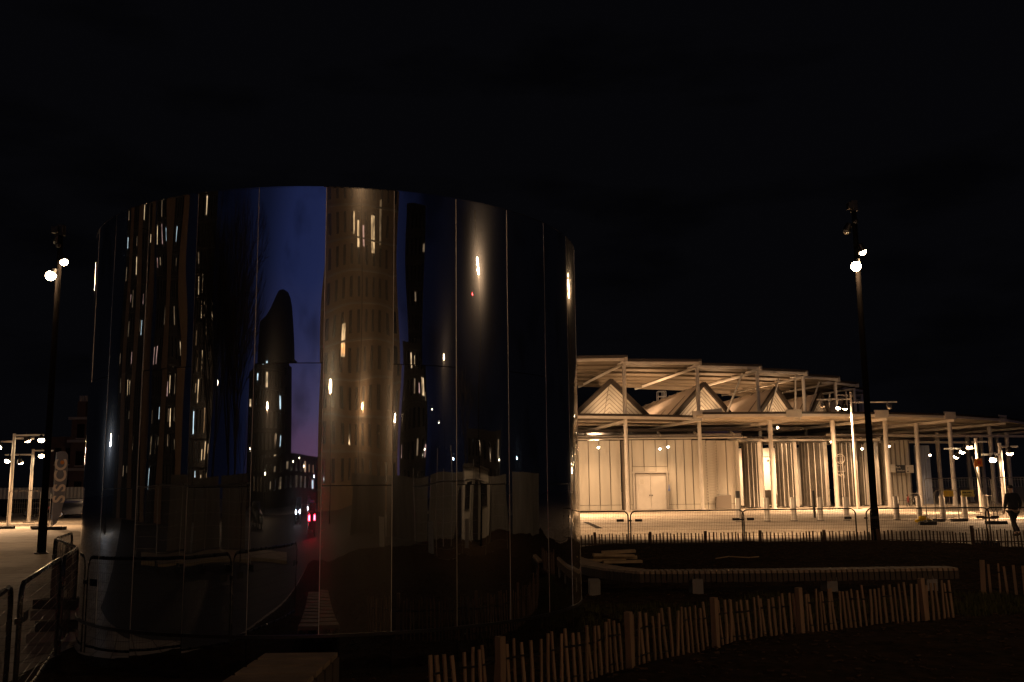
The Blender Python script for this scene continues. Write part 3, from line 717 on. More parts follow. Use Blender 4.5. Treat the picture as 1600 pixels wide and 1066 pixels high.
# wall with the double doors
xa, xb = wx(985), wx(1085)
wall_run((xa, YW), (wx(990), YW), 0, 5.65, 1)
dx0, dx1 = wx(991.5), wx(1044); dh = 2.95
hdr = wall_run((wx(990), YW), (wx(1045.5), YW), dh+.12, 5.65, 3)
wall_run((wx(1045.5), YW), (xb, YW), 0, 5.65, 3)
df = MB(); df.box((dx0, YW-.06, dh/2), (.14, .3, dh)).box((dx1, YW-.06, dh/2), (.14, .3, dh)).box(((dx0+dx1)/2, YW-.06, dh+.06), (dx1-dx0+.28, .3, .12)); df.build('door_frame', M_steel2, pav)
MB().box((dx0+.11, YW-.055, dh/2), (.07, .05, dh-.1)).box(((dx0+dx1)/2, YW-.055, dh-.05), (dx1-dx0-.2, .05, .07)).build('door_dark_line', M_clad2, pav)  # thin dark line along the left and top of the doors
for s_ in (-1, 1):
    w2 = (dx1-dx0-.14)/2; c = (dx0+dx1)/2+s_*w2/2
    do = MB().box((c, YW, dh/2), (w2-.02, .06, dh-.02)).build('door', M_white, pav)
    MB().ball(((dx0+dx1)/2+s_*.1, YW-.08, 1.15), .055, 8).tube([((dx0+dx1)/2+s_*.1, YW-.03, 1.15), ((dx0+dx1)/2+s_*.1, YW-.08, 1.15)], .03, 8).build('handle', M_dark, do)
ns = MB().box((wx(1004), YW-.04, 2.25), (.45, .012, .42)).build('door_notice', M_signw, pav)
for q in range(4): MB().box((wx(1004), YW-.05, 2.12+.09*q), (.32, .006, .018)).build('printed_line', M_clad2, ns)
MB().box((wx(1046), YW-.16, 1.75), (.09, .08, .5)).box((wx(1046), YW-.2, 1.55), (.16, .1, .16)).build('door_intercom', mat('blue_plastic', (.2, .28, .6), .4), pav)
# right hand facets with louvres
wall_run((xb, YW), (wx(1107), YW+.0), 0, 5.6, 2)
lv = MB(); x0, x1 = wx(1101), wx(1119)
wall_run((wx(1107), YW), (wx(1155), YW+.3), 0, 5.55, 3)
for k in range(22): lv.box(((wx(1110)+wx(1116))/2+.1, YW-.12, .6+k*.22), (1.0, .05, .13))
lv.build('louvre_blades', M_clad, pav)
MB().box((wx(1156), YW+3, 2.75), (.25, 6, 5.5)).build('wall', M_clad, pav)
rb = MB(); 
for k in range(9):
    t = pi*k/8
bx = wx(1130); pts = [(bx-.62, YW-.35, .02), (bx-.62, YW-.35, .75)]+[(bx-.62+.3-.3*cos(t*pi/12), YW-.35, .75+.3*sin(t*pi/12)) for t in range(1, 7)]+[(bx+.62, YW-.35, 1.1), (bx+.62, YW-.35, .02)]
o = MB().prism(pts, (0, .3, 0)).build('storage_locker', M_clad2, origin=(bx, YW-.35, 0)); tag(o, 'dark low locker with a rounded corner against the pavilion wall', 'locker')
# soffit zone above the walls: dark void, pipes, pale beam
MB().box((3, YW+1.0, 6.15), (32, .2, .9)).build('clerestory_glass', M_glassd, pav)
MB().tube([(-12, YW-.25, 5.95), (18.6, YW-.25, 5.95)], .14, 10).build('pipe', M_galv, pav, smooth=True)
MB().bar((-12, YW-.1, 6.45), (24, YW+1.0, 6.45), .25, .22).build('truss_beam', M_darkbr, pav)
MB().bar((-12, YW-.6, 5.72), (19, YW-.45, 5.72), .3, .1).build('wall_head_beam', M_steel2, pav)
for i in range(9): MB().bar((-6+i*3, YW-.6, 5.95), (-6+i*3, YW+.9, 6.3), .1, .16).build('bracket', M_steel2, pav)
# corrugated screens
def screen(px0, px1, Y, h=5.35, bulge=.7, label=''):
    x0, x1 = wx(px0, Y), wx(px1, Y); n = 90; root_rows = []
    pts = []
    for i in range(n+1):
        t = i/n; x = x0+(x1-x0)*t; y = Y-bulge*(1-(2*t-1)**2) + .045*sin(t*(x1-x0)*2*pi/.17)
        pts.append((x, y))
    b = MB().grid([[(x, y, .12) for x, y in pts], [(x, y, h) for x, y in pts]]).grid([[(x, y+.06, .12) for x, y in pts][::-1], [(x, y+.06, h) for x, y in pts][::-1]])
    o = b.build('corrugated_screen', M_corr, pav, smooth=True)
    for t in (.28, .5, .78): 
        i = int(t*n); MB().box((pts[i][0], pts[i][1]-.07, h/2), (.05, .05, h-.2)).build('joint_cover', M_white, o)
    MB().box((x1+.12, Y, h/2+.05), (.3, .3, h)).build('end_post', M_white, o)
    MB().bar((x0, Y-.1, .07), (x1, Y-.1, .07), .5, .12).build('screen_base', M_conc, o)
    return x0, x1
for px0, px1, Y in ((1163, 1188, 80), (1216, 1244, 80.5), (1254, 1292, 81), (1309, 1338, 81.5), (1346, 1356, 83), (1362, 1372, 83)):
    screen(px0, px1, Y)
# interior seen between the screens
MB().box((23, 93, 2.7), (14, .2, 5.4)).build('interior_wall', M_room, pav)
MB().box((wx(1201, 92.5), 92.6, .7), (1.5, .3, 1.4)).build('counter', M_darkbr, pav)
MB().box((wx(1201, 92.5), 92.8, 4.55), (1.6, .1, .08)).build('shelf_line', M_clad2, pav)
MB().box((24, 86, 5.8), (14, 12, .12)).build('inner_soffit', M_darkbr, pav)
for k in range(9): MB().bar((18+k*1.6, 81, 5.6), (18+k*1.6, 92, 5.6), .12, .25).build('joist', M_steel2, pav)
MB().bar((18.6, 80, 5.55), (31, 81.5, 5.55), .25, .18).build('head_beam', M_white, pav)
MB().bar((26, 80, 5.9), (46, 86, 5.9), .25, .2).build('head_beam', M_steel2, pav)
MB().bar((30, 84, 5.5), (42, 88, 5.5), .2, .2).build('head_beam', M_steel2, pav)
# signed wall and blue wall on the right
YS = 85.0
wall_run((wx(1383, YS), YS), (wx(1429, YS), YS+.3), 0, 5.7, 6, kick=False, gapw=.16)
wall_run((wx(1429, YS), YS+.35), (wx(1437, YS), YS+2.5), 0, 5.6, 2, m_=M_corr)
wall_run((wx(1438, 88), 88), (wx(1462, 88), 88.4), 0, 5.3, 5, m_=M_blue, gapw=.05)
MB().box((wx(1364, 86), 86, 2.8), (2, .2, 5.6)).build('wall', M_clad, pav)
s1 = board('wall_sign', 1387, 726, 1399, 738, YS-.5, M_signw, 'pale sign with faint lines at the left end of the sign row on the pavilion', 'sign', 'sign row on the pavilion wall')
for q in range(4): MB().box((0, -.02, .22-.14*q), (.5-.06*(q % 2), .008, .03)).build('printed_line', M_clad, s1)
s2 = board('wall_sign', 1399.5, 727, 1414.5, 739, YS-.5, M_signd, 'dark sign with two lines of white lettering in the sign row', 'sign', 'sign row on the pavilion wall')
text_mesh('Park', .24, M_signw, s2, (-.2, -.022, .14)); text_mesh('Pavilion', .21, M_signw, s2, (.02, -.022, -.13))
s3 = board('wall_sign', 1415, 727, 1428, 739, YS-.5, M_signw, 'pale sign with dark symbols at the right end of the sign row', 'sign', 'sign row on the pavilion wall')
text_mesh('?', .3, M_black, s3, (-.18, -.022, .06)); MB().box((-.18, -.022, -.2), (.14, .008, .09)).build('symbol', M_black, s3)
# wire totem
tx = at(1318, 797, 71)
tt = empty('wire_totem', (tx.x, 71, 0), 'thin metal totem with a round wire emblem and smaller wire figures, before the corrugated screen', 'sign')
zc = at(1319, 717, 71).z; b = MB(); R_ = .33
b.tube([(tx.x+R_*cos(2*pi*k/20), 71, zc+R_*sin(2*pi*k/20)) for k in range(21)], .03, 6, cap=False); b.build('ring_emblem', M_white, tt)
MB().bar((tx.x, 71, 0), (tx.x, 71, zc+R_+.08), .05, .05).build('pole', M_white, tt)
b = MB(); b.bar((tx.x-.22, 71, zc+.18), (tx.x+.2, 71, zc+.18), .03, .04).bar((tx.x-.12, 71, zc-.18), (tx.x+.18, 71, zc-.18), .03, .04)
b.bar((tx.x-.28, 71, zc-.5), (tx.x+.1, 71, zc-.5), .03, .04).bar((tx.x-.28, 71, zc-.9), (tx.x+.3, 71, zc-.92), .03, .05).bar((tx.x+.3, 71, zc-.5), (tx.x+.3, 71, zc-.9), .03, .04)
b.tube([(tx.x-.22+.06*k, 71, zc-1.2+.04*sin(k*1.6)) for k in range(7)], .03, 6).bar((tx.x+.22, 71, zc-1.15), (tx.x+.22, 71, zc-1.4), .05, .05); b.build('wire_figures', M_white, tt)

# bollards
def bollard(x, y, h, r, lab, m_=M_galv):
    root = empty('bollard', (x, y, 0), lab, 'bollard', 'round steel bollards on the plaza')
    MB().tube([(x, y, 0), (x, y, h-.04), (x, y, h)], [r, r, r*.8], 16).build('shaft', m_, root, smooth=True)
    MB().tube([(x, y, 0), (x, y, .03)], r*1.25, 16).build('collar', M_dark, root)
    return root
M_boll = mat('bead_blasted_steel', (.50, .46, .40), .5, .3, .15, 4)
bl_ = [(1154.5, 'bollard with a black box fixed on its top, left of the first corrugated screen'), (1198.7, 'bollard before the bright opening between the first two corrugated screens'),
       (1240.8, 'bollard before the second corrugated screen'), (1282.3, 'bollard before the third corrugated screen, beside a thin post'), (1323, 'bollard beneath the round wire emblem'),
       (1401.5, 'bollard first to the right of the tall black lamp post'), (1437.5, 'bollard right behind the yellow sandbags'), (1474, 'bollard left of the pale yellow notice board'),
       (1508.5, 'bollard just under the pale yellow notice board'), (1541, 'bollard between the notice board and the walking person')]
for px, lab in bl_:
    p = gr(px, 815 - (px-1154)*.0105); bo = bollard(p.x, p.y, 1.2, .145, lab, M_boll)
p = gr(1154.5, 815); MB().box((p.x, p.y, 1.36), (.2, .16, .4)).build('black_box', M_black, bpy.data.objects['bollard'] if 'bollard' in bpy.data.objects else None)
p = gr(1273, 809); o = MB().tube([(p.x, p.y, 0), (p.x, p.y, 1.5)], .07, 10).build('thin_post', M_dark, origin=(p.x, p.y, 0)); tag(o, 'thin dark post between the second and third screens', 'post')
# drain grate
a = gr(911, 816); c = gr(942, 826); g_ = MB(); x0, x1, y0, y1 = a.x, c.x, c.y, a.y
g_.box(((x0+x1)/2, (y0+y1)/2, .006), (x1-x0, y1-y0, .004)); ob = empty('drain_grate', ((x0+x1)/2, (y0+y1)/2, 0), 'dark rectangular drain grate in the bright paving just right of the drum', 'grate')
g_.build('sump', M_black, ob); g_ = MB()
for k in range(15): g_.box(((x0+x1)/2, y0+(y1-y0)*(k+.5)/15, .016), (x1-x0, .09, .012))
g_.build('bars', M_darkbr, ob)

# ------------------------------------------------------------------ floodlight masts
def mast(x, y, h, arms, heads, label, group='plaza floodlight masts', r=.11):
    root = empty('floodlight_mast', (x, y, 0), label, 'light mast', group)
    MB().tube([(x, y, 0), (x, y, h)], [r, r*.8], 12).build('pole', M_white, root, smooth=True)
    MB().box((x, y, .03), (.5, .5, .06)).build('base_plate', M_galv, root)
    for (x0, x1, z, dy) in arms: MB().bar((x+x0, y, z), (x+x1, y+dy, z), .07, .1).build('cross_arm', M_white, root)
    for (dx, dy, z, lit, P, ax, ay) in heads:
        c = V((x+dx, y+dy, z)); aim = V((ax, ay, -1)).normalized(); hd = MB()
        hd.tube([c-aim*.24, c-aim*.12, c, c+aim*.04], [.09, .15, .19, .2], 14).bar(c-aim*.2, c-aim*.2+V((0, 0, .28)), .04, .05)
        o = hd.build('flood_head', M_dark if lit else M_off, root, smooth=True)
        MB().ball(c+aim*.05, .17, 12, (1, 1, .8)).build('flood_lens', M_lampglass if lit else M_off, o, smooth=True)
        if lit: spot('flood_light', c+aim*.26, c+aim*5, P, 125, .8, WARM, .14, root)
    return root
mx = at(1341, 800, 73).x
mast(mx, 73, 8.8, [(-2.6, 0, 8.25, 0), (0, 3.5, 8.0, 0), (-1.0, 0, 8.6, .6)],
     [(-1.05, -.2, 7.62, 1, 13000, -.35, -.15), (-.55, -.2, 7.6, 1, 4500, .1, .4), (-2.3, -.2, 7.75, 0, 0, -.4, -.6), (2.8, -.2, 7.6, 0, 0, .5, -.5)], 'tall pale mast with wide arms and twin lit floodlights left of the black lamp post')
mast(at(1534, 800, 60).x, 60, 4.6, [(-2.0, 0, 3.95, 0), (-.6, .7, 4.35, 0)],
     [(-.95, -.2, 3.8, 1, 2600, -.4, .3), (-1.35, -.2, 3.5, 1, 1200, -.4, .6), (-.45, -.1, 4.15, 1, 1500, .1, .3)], 'short mast with three lit floodlights between the right hand columns')
mast(at(1571, 800, 51).x, 51, 3.9, [(0, .95, 3.7, 0), (-1.0, 0, 3.3, 0)],
     [(.4, -.2, 3.42, 1, 2600, .1, .25), (-.45, -.1, 3.05, 1, 1300, -.5, -.5)], 'short mast with the bright floodlight above the walking person')
mast(-28.5, 55, 5.25, [(0, 1.7, 5.15, 0), (0, .9, 4.98, .5), (-2.5, 0, 4.8, 0)],
     [(1.6, -.1, 4.9, 1, 1600, .3, -.4), (.6, .3, 4.93, 1, 900, .1, .6), (-.75, -.2, 4.5, 1, 2600, .1, -.8)], 'left mast of the two at the left edge, with three lit floodlights')
mast(-31.1, 62.5, 4.7, [(-1.8, 0, 4.35, 0), (0, 1.3, 4.6, 0)],
     [(-1.5, -.2, 4.0, 1, 900, -.3, -.5), (-.7, -.2, 3.9, 1, 900, 0, .6), (.6, -.1, 4.3, 1, 900, .3, -.5)], 'farther mast of the two at the left edge, seen beside the banner')
# added masts, unseen behind the drum, lighting the left part of the plaza
mast(-2.5, 64, 8.8, [(-2, 2.6, 8.3, 0)], [(1.2, -.1, 7.7, 1, 10500, .5, .5), (2.3, -.2, 7.7, 1, 21000, .9, -.3), (-1.2, 0, 7.7, 1, 3000, -.2, -.5)], 'added plaza mast, unseen behind the mirrored drum')
mast(-1.5, 44, 6.5, [(-1, 1, 6.1, 0)], [(.6, -.1, 5.7, 1, 2600, .9, .1)], 'lower added plaza mast, unseen behind the mirrored drum')
# small ceiling lamps below the lower canopy and uplights on it
def ceil_lamp(x, y, z, P, lab, grp, aim=(0, 0, -1), r=.09, ang=150, lit=True):
    root = empty('ceiling_spot', (x, y, z), lab, 'light', grp); A_ = V(aim).normalized(); c = V((x, y, z))
    MB().tube([c-A_*.16, c], [.07, .11], 12).build('housing', M_steel2, root, smooth=True)
    MB().ball(c+A_*.02, r, 10).build('lens', M_lampglass, root, smooth=True)
    spot('ceiling_light', c+A_*.15, c+A_*4, P, ang, .8, WARM, .08, root)
cl_ = [(935, 699, 77.5, 260, 'small lamp standing in for a light reflected in the wall left of the double door'), (1031, 801-100, 77.5, 260, 'spot lamp under the canopy above the right leaf of the double door'),  # first lamp stands in for a reflection in the glossy wall
       (1044, 698, 77.5, 260, 'spot lamp under the canopy right of the double door'), (1200, 721, 90, 1800, 'spot lamp in the bright opening between the corrugated screens'),
       (1299, 690, 79.5, 500, 'spot lamp at the top of the third corrugated screen'), (1347, 701, 80.5, 600, 'spot lamp just left of the tall black lamp post'),
       (1389, 697, 82, 400, 'spot lamp above the row of wall signs'), (1385, 704, 81, 160, 'lower spot lamp above the left wall sign'),        (1453, 711, 86, 400, 'spot lamp before the blue wall'), (1215, 668, 79, 700, 'spot lamp under the canopy over the first screen')]
for px, py, Y, P, lab in cl_:
    p = at(px, py, Y); ceil_lamp(p.x, p.y, p.z, P, lab, 'small spot lamps under the lower canopy', aim=(0, .7, -.5) if px == 1200 else (0, -.25, -1))
for i, (f, r, P) in enumerate(((15.8, 47.3, 700), (20.7, 49.5, 420), (25.8, 46.2, 1900), (31, 50, 420), (35.9, 46.6, 2300), (41, 51, 420), (45.3, 47.0, 1900), (52, 52, 300))):
    p = rp_(f, r, 7.45); ceil_lamp(p.x, p.y, p.z+(.35 if r < 48 else 0), P, ['uplight hidden on the canopy before the half hidden gable', 'uplight before the first gable', 'uplight between the first and second gables', 'uplight before the second gable',
        'uplight between the second and third gables', 'uplight before the third gable', 'uplight right of the third gable', 'uplight before the last gable'][i], 'uplights on the lower canopy', aim=(-sin(radians(f))*.55, cos(radians(f))*.55, .75), r=.05)

# ------------------------------------------------------------------ warning sign, bicycles
sp = at(1537, 812, 50)
sg = empty('road_sign', (sp.x, 50, 0), 'leaning sign pole with an orange square board between the right hand columns', 'sign')
MB().bar((sp.x+.3, 50, 0), (sp.x-.25, 50, 2.8), .06, .06).bar((sp.x-.25, 50, 2.75), (sp.x-.33, 50, 3.2), .05, .05).build('pole', M_galv, sg)
zt = at(1527, 717, 50).z; bo = MB().box((sp.x-.05, 49.93, zt-.2), (.4, .03, .42)).build('sign_board', M_orange, sg)
MB().box((sp.x-.02, 49.9, zt-.2), (.16, .02, .16)).build('sign_symbol', M_red, bo)
MB().box((sp.x+.3, 50, .06), (.6, .3, .12)).build('base_block', M_rubber, sg)
def bicycle(x, y, rz, label, m_):
    root = empty('bicycle', (x, y, 0), label, 'bicycle', 'parked bicycles'); root.rotation_euler = (0, 0, rz); ORG[root.name] = V((0, 0, 0))
    for cx in (-.52, .52):
        w_ = MB().tube([(cx+.33*cos(2*pi*k/20), 0, .34+.33*sin(2*pi*k/20)) for k in range(21)], .02, 6, cap=False).build('wheel', M_rubber, root)
        sp_ = MB()
        for k in range(8): sp_.bar((cx, 0, .34), (cx+.32*cos(pi*k/4), 0, .34+.32*sin(pi*k/4)), .004, .004)
        sp_.build('spokes', M_galv, w_)
    fr = MB(); A1, B1, C1, D1, E1 = (-.52, 0, .34), (-.08, 0, .3), (-.22, 0, .8), (.36, 0, .86), (.52, 0, .34)
    for p, q in ((A1, B1), (B1, C1), (C1, A1), (C1, D1), (B1, D1), (D1, E1)): fr.tube([p, q], .017, 6)
    fr.build('frame', m_, root); MB().box((-.25, 0, .92), (.24, .12, .05)).tube([(-.22, 0, .8), (-.24, 0, .9)], .014, 6).build('saddle', M_black, root)
    MB().tube([(.36, 0, .86), (.34, 0, 1.02)], .014, 6).tube([(.3, -.28, 1.05), (.36, 0, 1.02), (.3, .28, 1.05)], .013, 6).build('handlebar', M_galv, root)
for px, Y, rz, lb, m_ in ((1420, 80, 1.0, 'red bicycle parked below the wall signs', M_red), (1428, 80.5, .8, 'pale bicycle parked right of the red one below the wall signs', M_galv), (1434, 81, 1.2, 'third bicycle, leaning by the corner of the sign wall', M_galv),
                          (1547, 62, .7, 'bicycle standing behind the bollards near the walking person', M_galv)):
    bicycle(at(px, 797, Y).x, Y, rz, lb, m_)

# ------------------------------------------------------------------ walking person
def skin_mesh(name, pts, edges, m_, parent, root=0, sub=2, extra=None):
    me = bpy.data.meshes.new(name); me.from_pydata([p[0] for p in pts], edges, []); me.materials.append(m_)
    o = bpy.data.objects.new(name, me); COL.objects.link(o); o.parent = parent
    sk = o.modifiers.new('skin', 'SKIN'); sk.use_smooth_shade = True
    if not me.skin_vertices: 
        bpy.context.view_layer.objects.active = o
    for i, p in enumerate(pts):
        r = p[1]; me.skin_vertices[0].data[i].radius = r if isinstance(r, tuple) else (r, r); me.skin_vertices[0].data[i].use_root = (i == root)
    sb = o.modifiers.new('sub', 'SUBSURF'); sb.levels = sub; sb.render_levels = sub
    return o
pr = empty('person', (17.15, 33.5, 0), 'person in dark jacket and trousers walking away at the right edge', 'person')
pr.rotation_euler = (0, 0, .25)
M_jkt = mat('dark_jacket', (.016, .017, .020), .85, 0, .3, 10, .3, 30); M_trs = mat('dark_trousers', (.012, .012, .014), .9, 0, .3, 10)
M_skin = mat('skin', (.42, .26, .18), .55); M_hair = mat('dark_hair', (.02, .014, .01), .7, 0, .3, 30, .5, 60)
# x right, y forward (away), z up
bp_ = [((0, 0, .92), .13), ((0, .01, 1.12), .135), ((0, .02, 1.32), .14), ((0, .03, 1.43), .07), ((0, .05, 1.50), .055), ((0, .06, 1.57), .08), ((0, .07, 1.66), .085), ((0, .07, 1.72), .055),
       ((.09, 0, .88), .085), ((.08, .16, .50), .058), ((.06, .05, .10), .038), ((.06, .17, .04), .03),
       ((-.09, 0, .88), .085), ((-.06, -.02, .48), .058), ((-.04, -.24, .13), .038), ((-.04, -.16, .04), .03),
       ((.18, .02, 1.38), .06), ((.30, .0, 1.14), .045), ((.33, .10, .90), .03), ((.34, .13, .83), .03),
       ((-.18, .02, 1.38), .06), ((-.31, -.04, 1.14), .045), ((-.36, .0, .90), .03), ((-.37, .02, .83), .03)]
be = [(0, 1), (1, 2), (2, 3), (3, 4), (4, 5), (5, 6), (6, 7), (0, 8), (8, 9), (9, 10), (10, 11), (0, 12), (12, 13), (13, 14), (14, 15), (2, 16), (16, 17), (17, 18), (18, 19), (2, 20), (20, 21), (21, 22), (22, 23)]
for hx, hy, sg_ in ((.34, .13, 1), (-.37, .02, -1)):
    base = 19 if sg_ > 0 else 23
    for q, (dx, dy, L) in enumerate(((-.022, .03, .055), (-.006, .032, .065), (.008, .03, .06), (.02, .025, .048), (-.035*sg_, .0, .04))):
        i0 = len(bp_); bp_.append(((hx+dx, hy+dy*.6, .80), .010)); bp_.append(((hx+dx*1.1, hy+dy, .80-L), .008)); be += [(base, i0), (i0, i0+1)]
skin_mesh('body', bp_, be, M_skin, pr)
jk = [((0, 0, .86), (.20, .15)), ((0, 0, 1.0), (.19, .15)), ((0, .01, 1.16), (.19, .15)), ((0, .02, 1.33), (.20, .15)), ((0, .04, 1.46), (.085, .08)),
      ((.2, .02, 1.38), .085), ((.31, .0, 1.14), .07), ((.335, .10, .91), .05), ((-.2, .02, 1.38), .085), ((-.32, -.04, 1.14), .07), ((-.365, .0, .91), .05)]
skin_mesh('jacket', jk, [(0, 1), (1, 2), (2, 3), (3, 4), (3, 5), (5, 6), (6, 7), (3, 8), (8, 9), (9, 10)], M_jkt, pr, root=0)
tr = [((0, 0, .90), (.17, .14)), ((.09, .01, .8), .115), ((.085, .16, .50), .08), ((.06, .06, .12), .055), ((-.09, 0, .8), .115), ((-.06, -.02, .48), .08), ((-.04, -.23, .15), .055)]
skin_mesh('trousers', tr, [(0, 1), (1, 2), (2, 3), (0, 4), (4, 5), (5, 6)], M_trs, pr)
skin_mesh('hair', [((0, .045, 1.60), .085), ((0, .055, 1.68), .098), ((0, .065, 1.745), .06)], [(0, 1), (1, 2)], M_hair, pr)
for p, q in (((.06, .02, .045), (.06, .2, .035)), ((-.04, -.27, .12), (-.04, -.12, .03))):
    skin_mesh('shoe', [(p, .045), (q, .038)], [(0, 1)], M_black, pr)

# ------------------------------------------------------------------ left background
fx = at(84, 830, 50)
fl = empty('feather_banner', (fx.x, 50, 0), 'grey feather banner flag with large pale letters reading upwards, at the left', 'banner')
MB().bar((fx.x-.15, 50, 0), (fx.x-.10, 50, 3.95), .04, .04).build('pole', M_galv, fl)
pts = [(-.1, .12), (.12, .3), (.3, .75), (.42, 1.35), (.5, 2.2), (.53, 3.3), (.5, 3.75), (.38, 3.92), (.1, 3.95), (-.08, 3.9)]
bn_ = MB().prism([(fx.x+x, 50-.01, z+.05) for x, z in pts], (0, .02, 0)).build('banner_cloth', mat('grey_banner', (.17, .17, .19), .8, 0, .2, 3), fl)
M_let = mat('banner_letters', (.62, .52, .40), .7)
for ch, z in (('S', 1.55), ('S', 2.12), ('C', 2.72), ('C', 3.3)):
    t = text_mesh(ch, .86, M_let, bn_, (.2, -.02, z), rot=(pi/2, -pi/2, 0), bold=.02)
dt = MB().tube([(.24+fx.x, 49.975, 3.42), (.24+fx.x, 49.985, 3.42)], .1, 14).build('orange_dot', M_orange, bn_)
bb = MB().box((fx.x, 50, .08), (1.1, .5, .16)).build('base_weight', M_rubber, fl)
heras((at(11, 825, 52).x, 52), (at(60, 825, 52).x, 52), 2.0, 'tall mesh fence panel on black feet beneath the left masts')
heras((at(62, 828, 50.5).x, 50.5), (at(76, 828, 50.5).x, 50.5), 1.9, 'narrow mesh fence panel behind the left lamp post')
# white corrugated hoarding
def hoard(p, q, z0, z1, m_, lab, name='hoarding', pitch=.35, cat='hoarding', group=None, amp=.05):
    p = V((*p, 0)); q = V((*q, 0)); d = q-p; L = d.length; d.normalize(); nr = V((d.y, -d.x, 0)); n = int(L/pitch*4)
    rr = []
    for i in range(n+1):
        t = i/n*L; rr.append(p+d*t+nr*(amp if (i//2) % 2 else 0))
    o = MB().grid([[v+V((0, 0, z0)) for v in rr], [v+V((0, 0, z1)) for v in rr]]).build(name, m_, origin=p)
    return tag(o, lab, cat, group)
M_hoard = mat('cream_corrugated', (.55, .52, .44), .5, 0, .15, 1)
hoard((-62, 88), (-30, 84), .6, 2.4, M_hoard, 'cream corrugated hoarding low behind the banner at the left')
# dark old house
M_winoff = mat('unlit_window', (.012, .011, .010), .6, spec=.1)
hs = empty('old_house', (-55, 118, 0), 'dark old brick house with pale ledges and chimney, left of the drum', 'building')
M_brick = mat('dark_brick', (.12, .075, .05), .85, 0, .35, 2, .3, 12); M_ledge = mat('stone_ledge', (.30, .26, .21), .8)
def bxp(x0, x1, Y, z0, z1, dp, nm, m_, par): return MB().box(((x0+x1)/2, Y+dp/2, (z0+z1)/2), (x1-x0, dp, z1-z0)).build(nm, m_, par)
xl = at(60, 700, 110).x; xm = at(110, 700, 110).x; xr = at(150, 700, 110).x
bxp(xm, xr+6, 110, 0, 10.2, 9, 'wall', M_brick, hs); bxp(xl, xm-.02, 112, 0, 8.4, 8, 'side_wing', M_brick, hs)
for z in (10.2, 7.6, 4.4): bxp(xm-.3, xr+6.2, 109.7, z, z+.3, .3, 'ledge', M_ledge, hs)
ch = bxp(at(121, 640, 113).x, at(134, 640, 113).x, 113, 10.5, 12.6, 1, 'chimney', M_brick, hs)
for px in (123, 127, 132): MB().tube([(at(px, 640, 113).x, 113.4, 12.6), (at(px, 640, 113).x, 113.4, 13.3)], .18, 8).build('chimney_pot', M_ledge, ch)
for i in range(6):
    for z in (1.5, 5.2): 
        x = xl+1+i*1.25
        wo = bxp(x, x+.7, 111.9, z, z+1.9, .12, 'window', M_winoff, hs); bxp(x-.08, x+.78, 111.85, z-.12, z, .15, 'sill', M_ledge, wo)
for i in range(3):
    for z in (1.6, 5.0, 8.1):
        x = xm+.7+i*1.7; wo = bxp(x, x+.8, 109.9, z, z+1.6, .12, 'window', M_winoff, hs); bxp(x-.08, x+.88, 109.8, z-.12, z, .18, 'sill', M_ledge, wo)

# ------------------------------------------------------------------ vehicles
M_carp = mat('dark_car_paint', (.02, .022, .028), .25, .3); M_carw = mat('white_car_paint', (.5, .5, .5), .3)
M_tail = emit('lit_tail_lamp', (1, .02, .04), 90); M_head = emit('lit_head_lamp', (.9, .95, 1), 60)
def car(x, y, rz, label, m_=None, tail=False, head=False, van=False):
    m_ = m_ or M_carp
    root = empty('parked_car', (x, y, 0), label, 'car', 'cars around the plaza'); root.rotation_euler = (0, 0, rz); ORG[root.name] = V((0, 0, 0))
    L, W_, hh = 4.3, 1.75, (1.9 if van else 1.45)
    prof = [(-2.15, .3), (-2.15, .75), (-2.0, .95), (-1.7, hh-.1), (-1.2, hh), (.5, hh), (1.15, .98), (2.0, .85), (2.15, .6), (2.15, .3)]
    secs = []
    for yy, k in ((-.875, .0), (-.82, .04), (.82, .04), (.875, 0)):
        s_ = 1 if abs(yy) < .85 else .97
        secs.append([(px*s_, yy*(1 if pz < 1.0 else .84), pz if abs(yy) < .85 else .3+(pz-.3)*.97) for px, pz in prof])
    b = MB(); n = len(prof); base = 0
    for s_ in secs: b.v += s_
    for j in range(3):
        for i in range(n): i2 = (i+1) % n; b.f.append((j*n+i, j*n+i2, (j+1)*n+i2, (j+1)*n+i))
    b.f.append(tuple(range(n))[::-1]); b.f.append(tuple(3*n+i for i in range(n)))
    b.build('body', m_, root, smooth=True)
    for sy in (-1, 1):
        MB().prism([(-1.55, sy*.80, .98), (-1.45, sy*.765, hh-.18), (.4, sy*.765, hh-.18), (.95, sy*.80, .98)], (0, sy*.03, 0)).build('side_window', M_glassd, root)
        for cx in (-1.35, 1.3):
            wh = MB().tube([(cx, sy*.70, .32), (cx, sy*.89, .32)], .32, 18).build('wheel', M_rubber, root, smooth=True)
            MB().tube([(cx, sy*.86, .32), (cx, sy*.90, .32)], .19, 12).build('rim', M_off, wh)
        MB().box((-2.14, sy*.66, .78), (.06, .34, .2)).build('tail_light', M_tail if tail else M_red, root)
        MB().box((2.12, sy*.62, .7), (.08, .3, .14)).build('headlight', M_head if head else M_off, root)
    MB().add([(.58, -.68, hh-.06), (.58, .68, hh-.06), (1.13, .72, 1.02), (1.13, -.72, 1.02), (.62, -.68, hh-.03), (.62, .68, hh-.03), (1.17, .72, 1.05), (1.17, -.72, 1.05)], [(4, 7, 6, 5), (0, 1, 2, 3), (0, 4, 5, 1), (2, 6, 7, 3)]).build('windscreen', M_glassd, root)
    return root
car(at(128, 800, 74).x, 74, .2, 'dark car parked at the left edge of the drum before the cream hoarding')
car(at(75, 800, 80).x, 80.5, 0, 'dark car parked behind the banner')
car(at(25, 800, 80).x, 80, 0, 'dark car parked behind the left masts')
car(-3.4, -21.5, radians(-97), 'car with glowing red tail lamps, mirrored in the middle of the drum', tail=True)
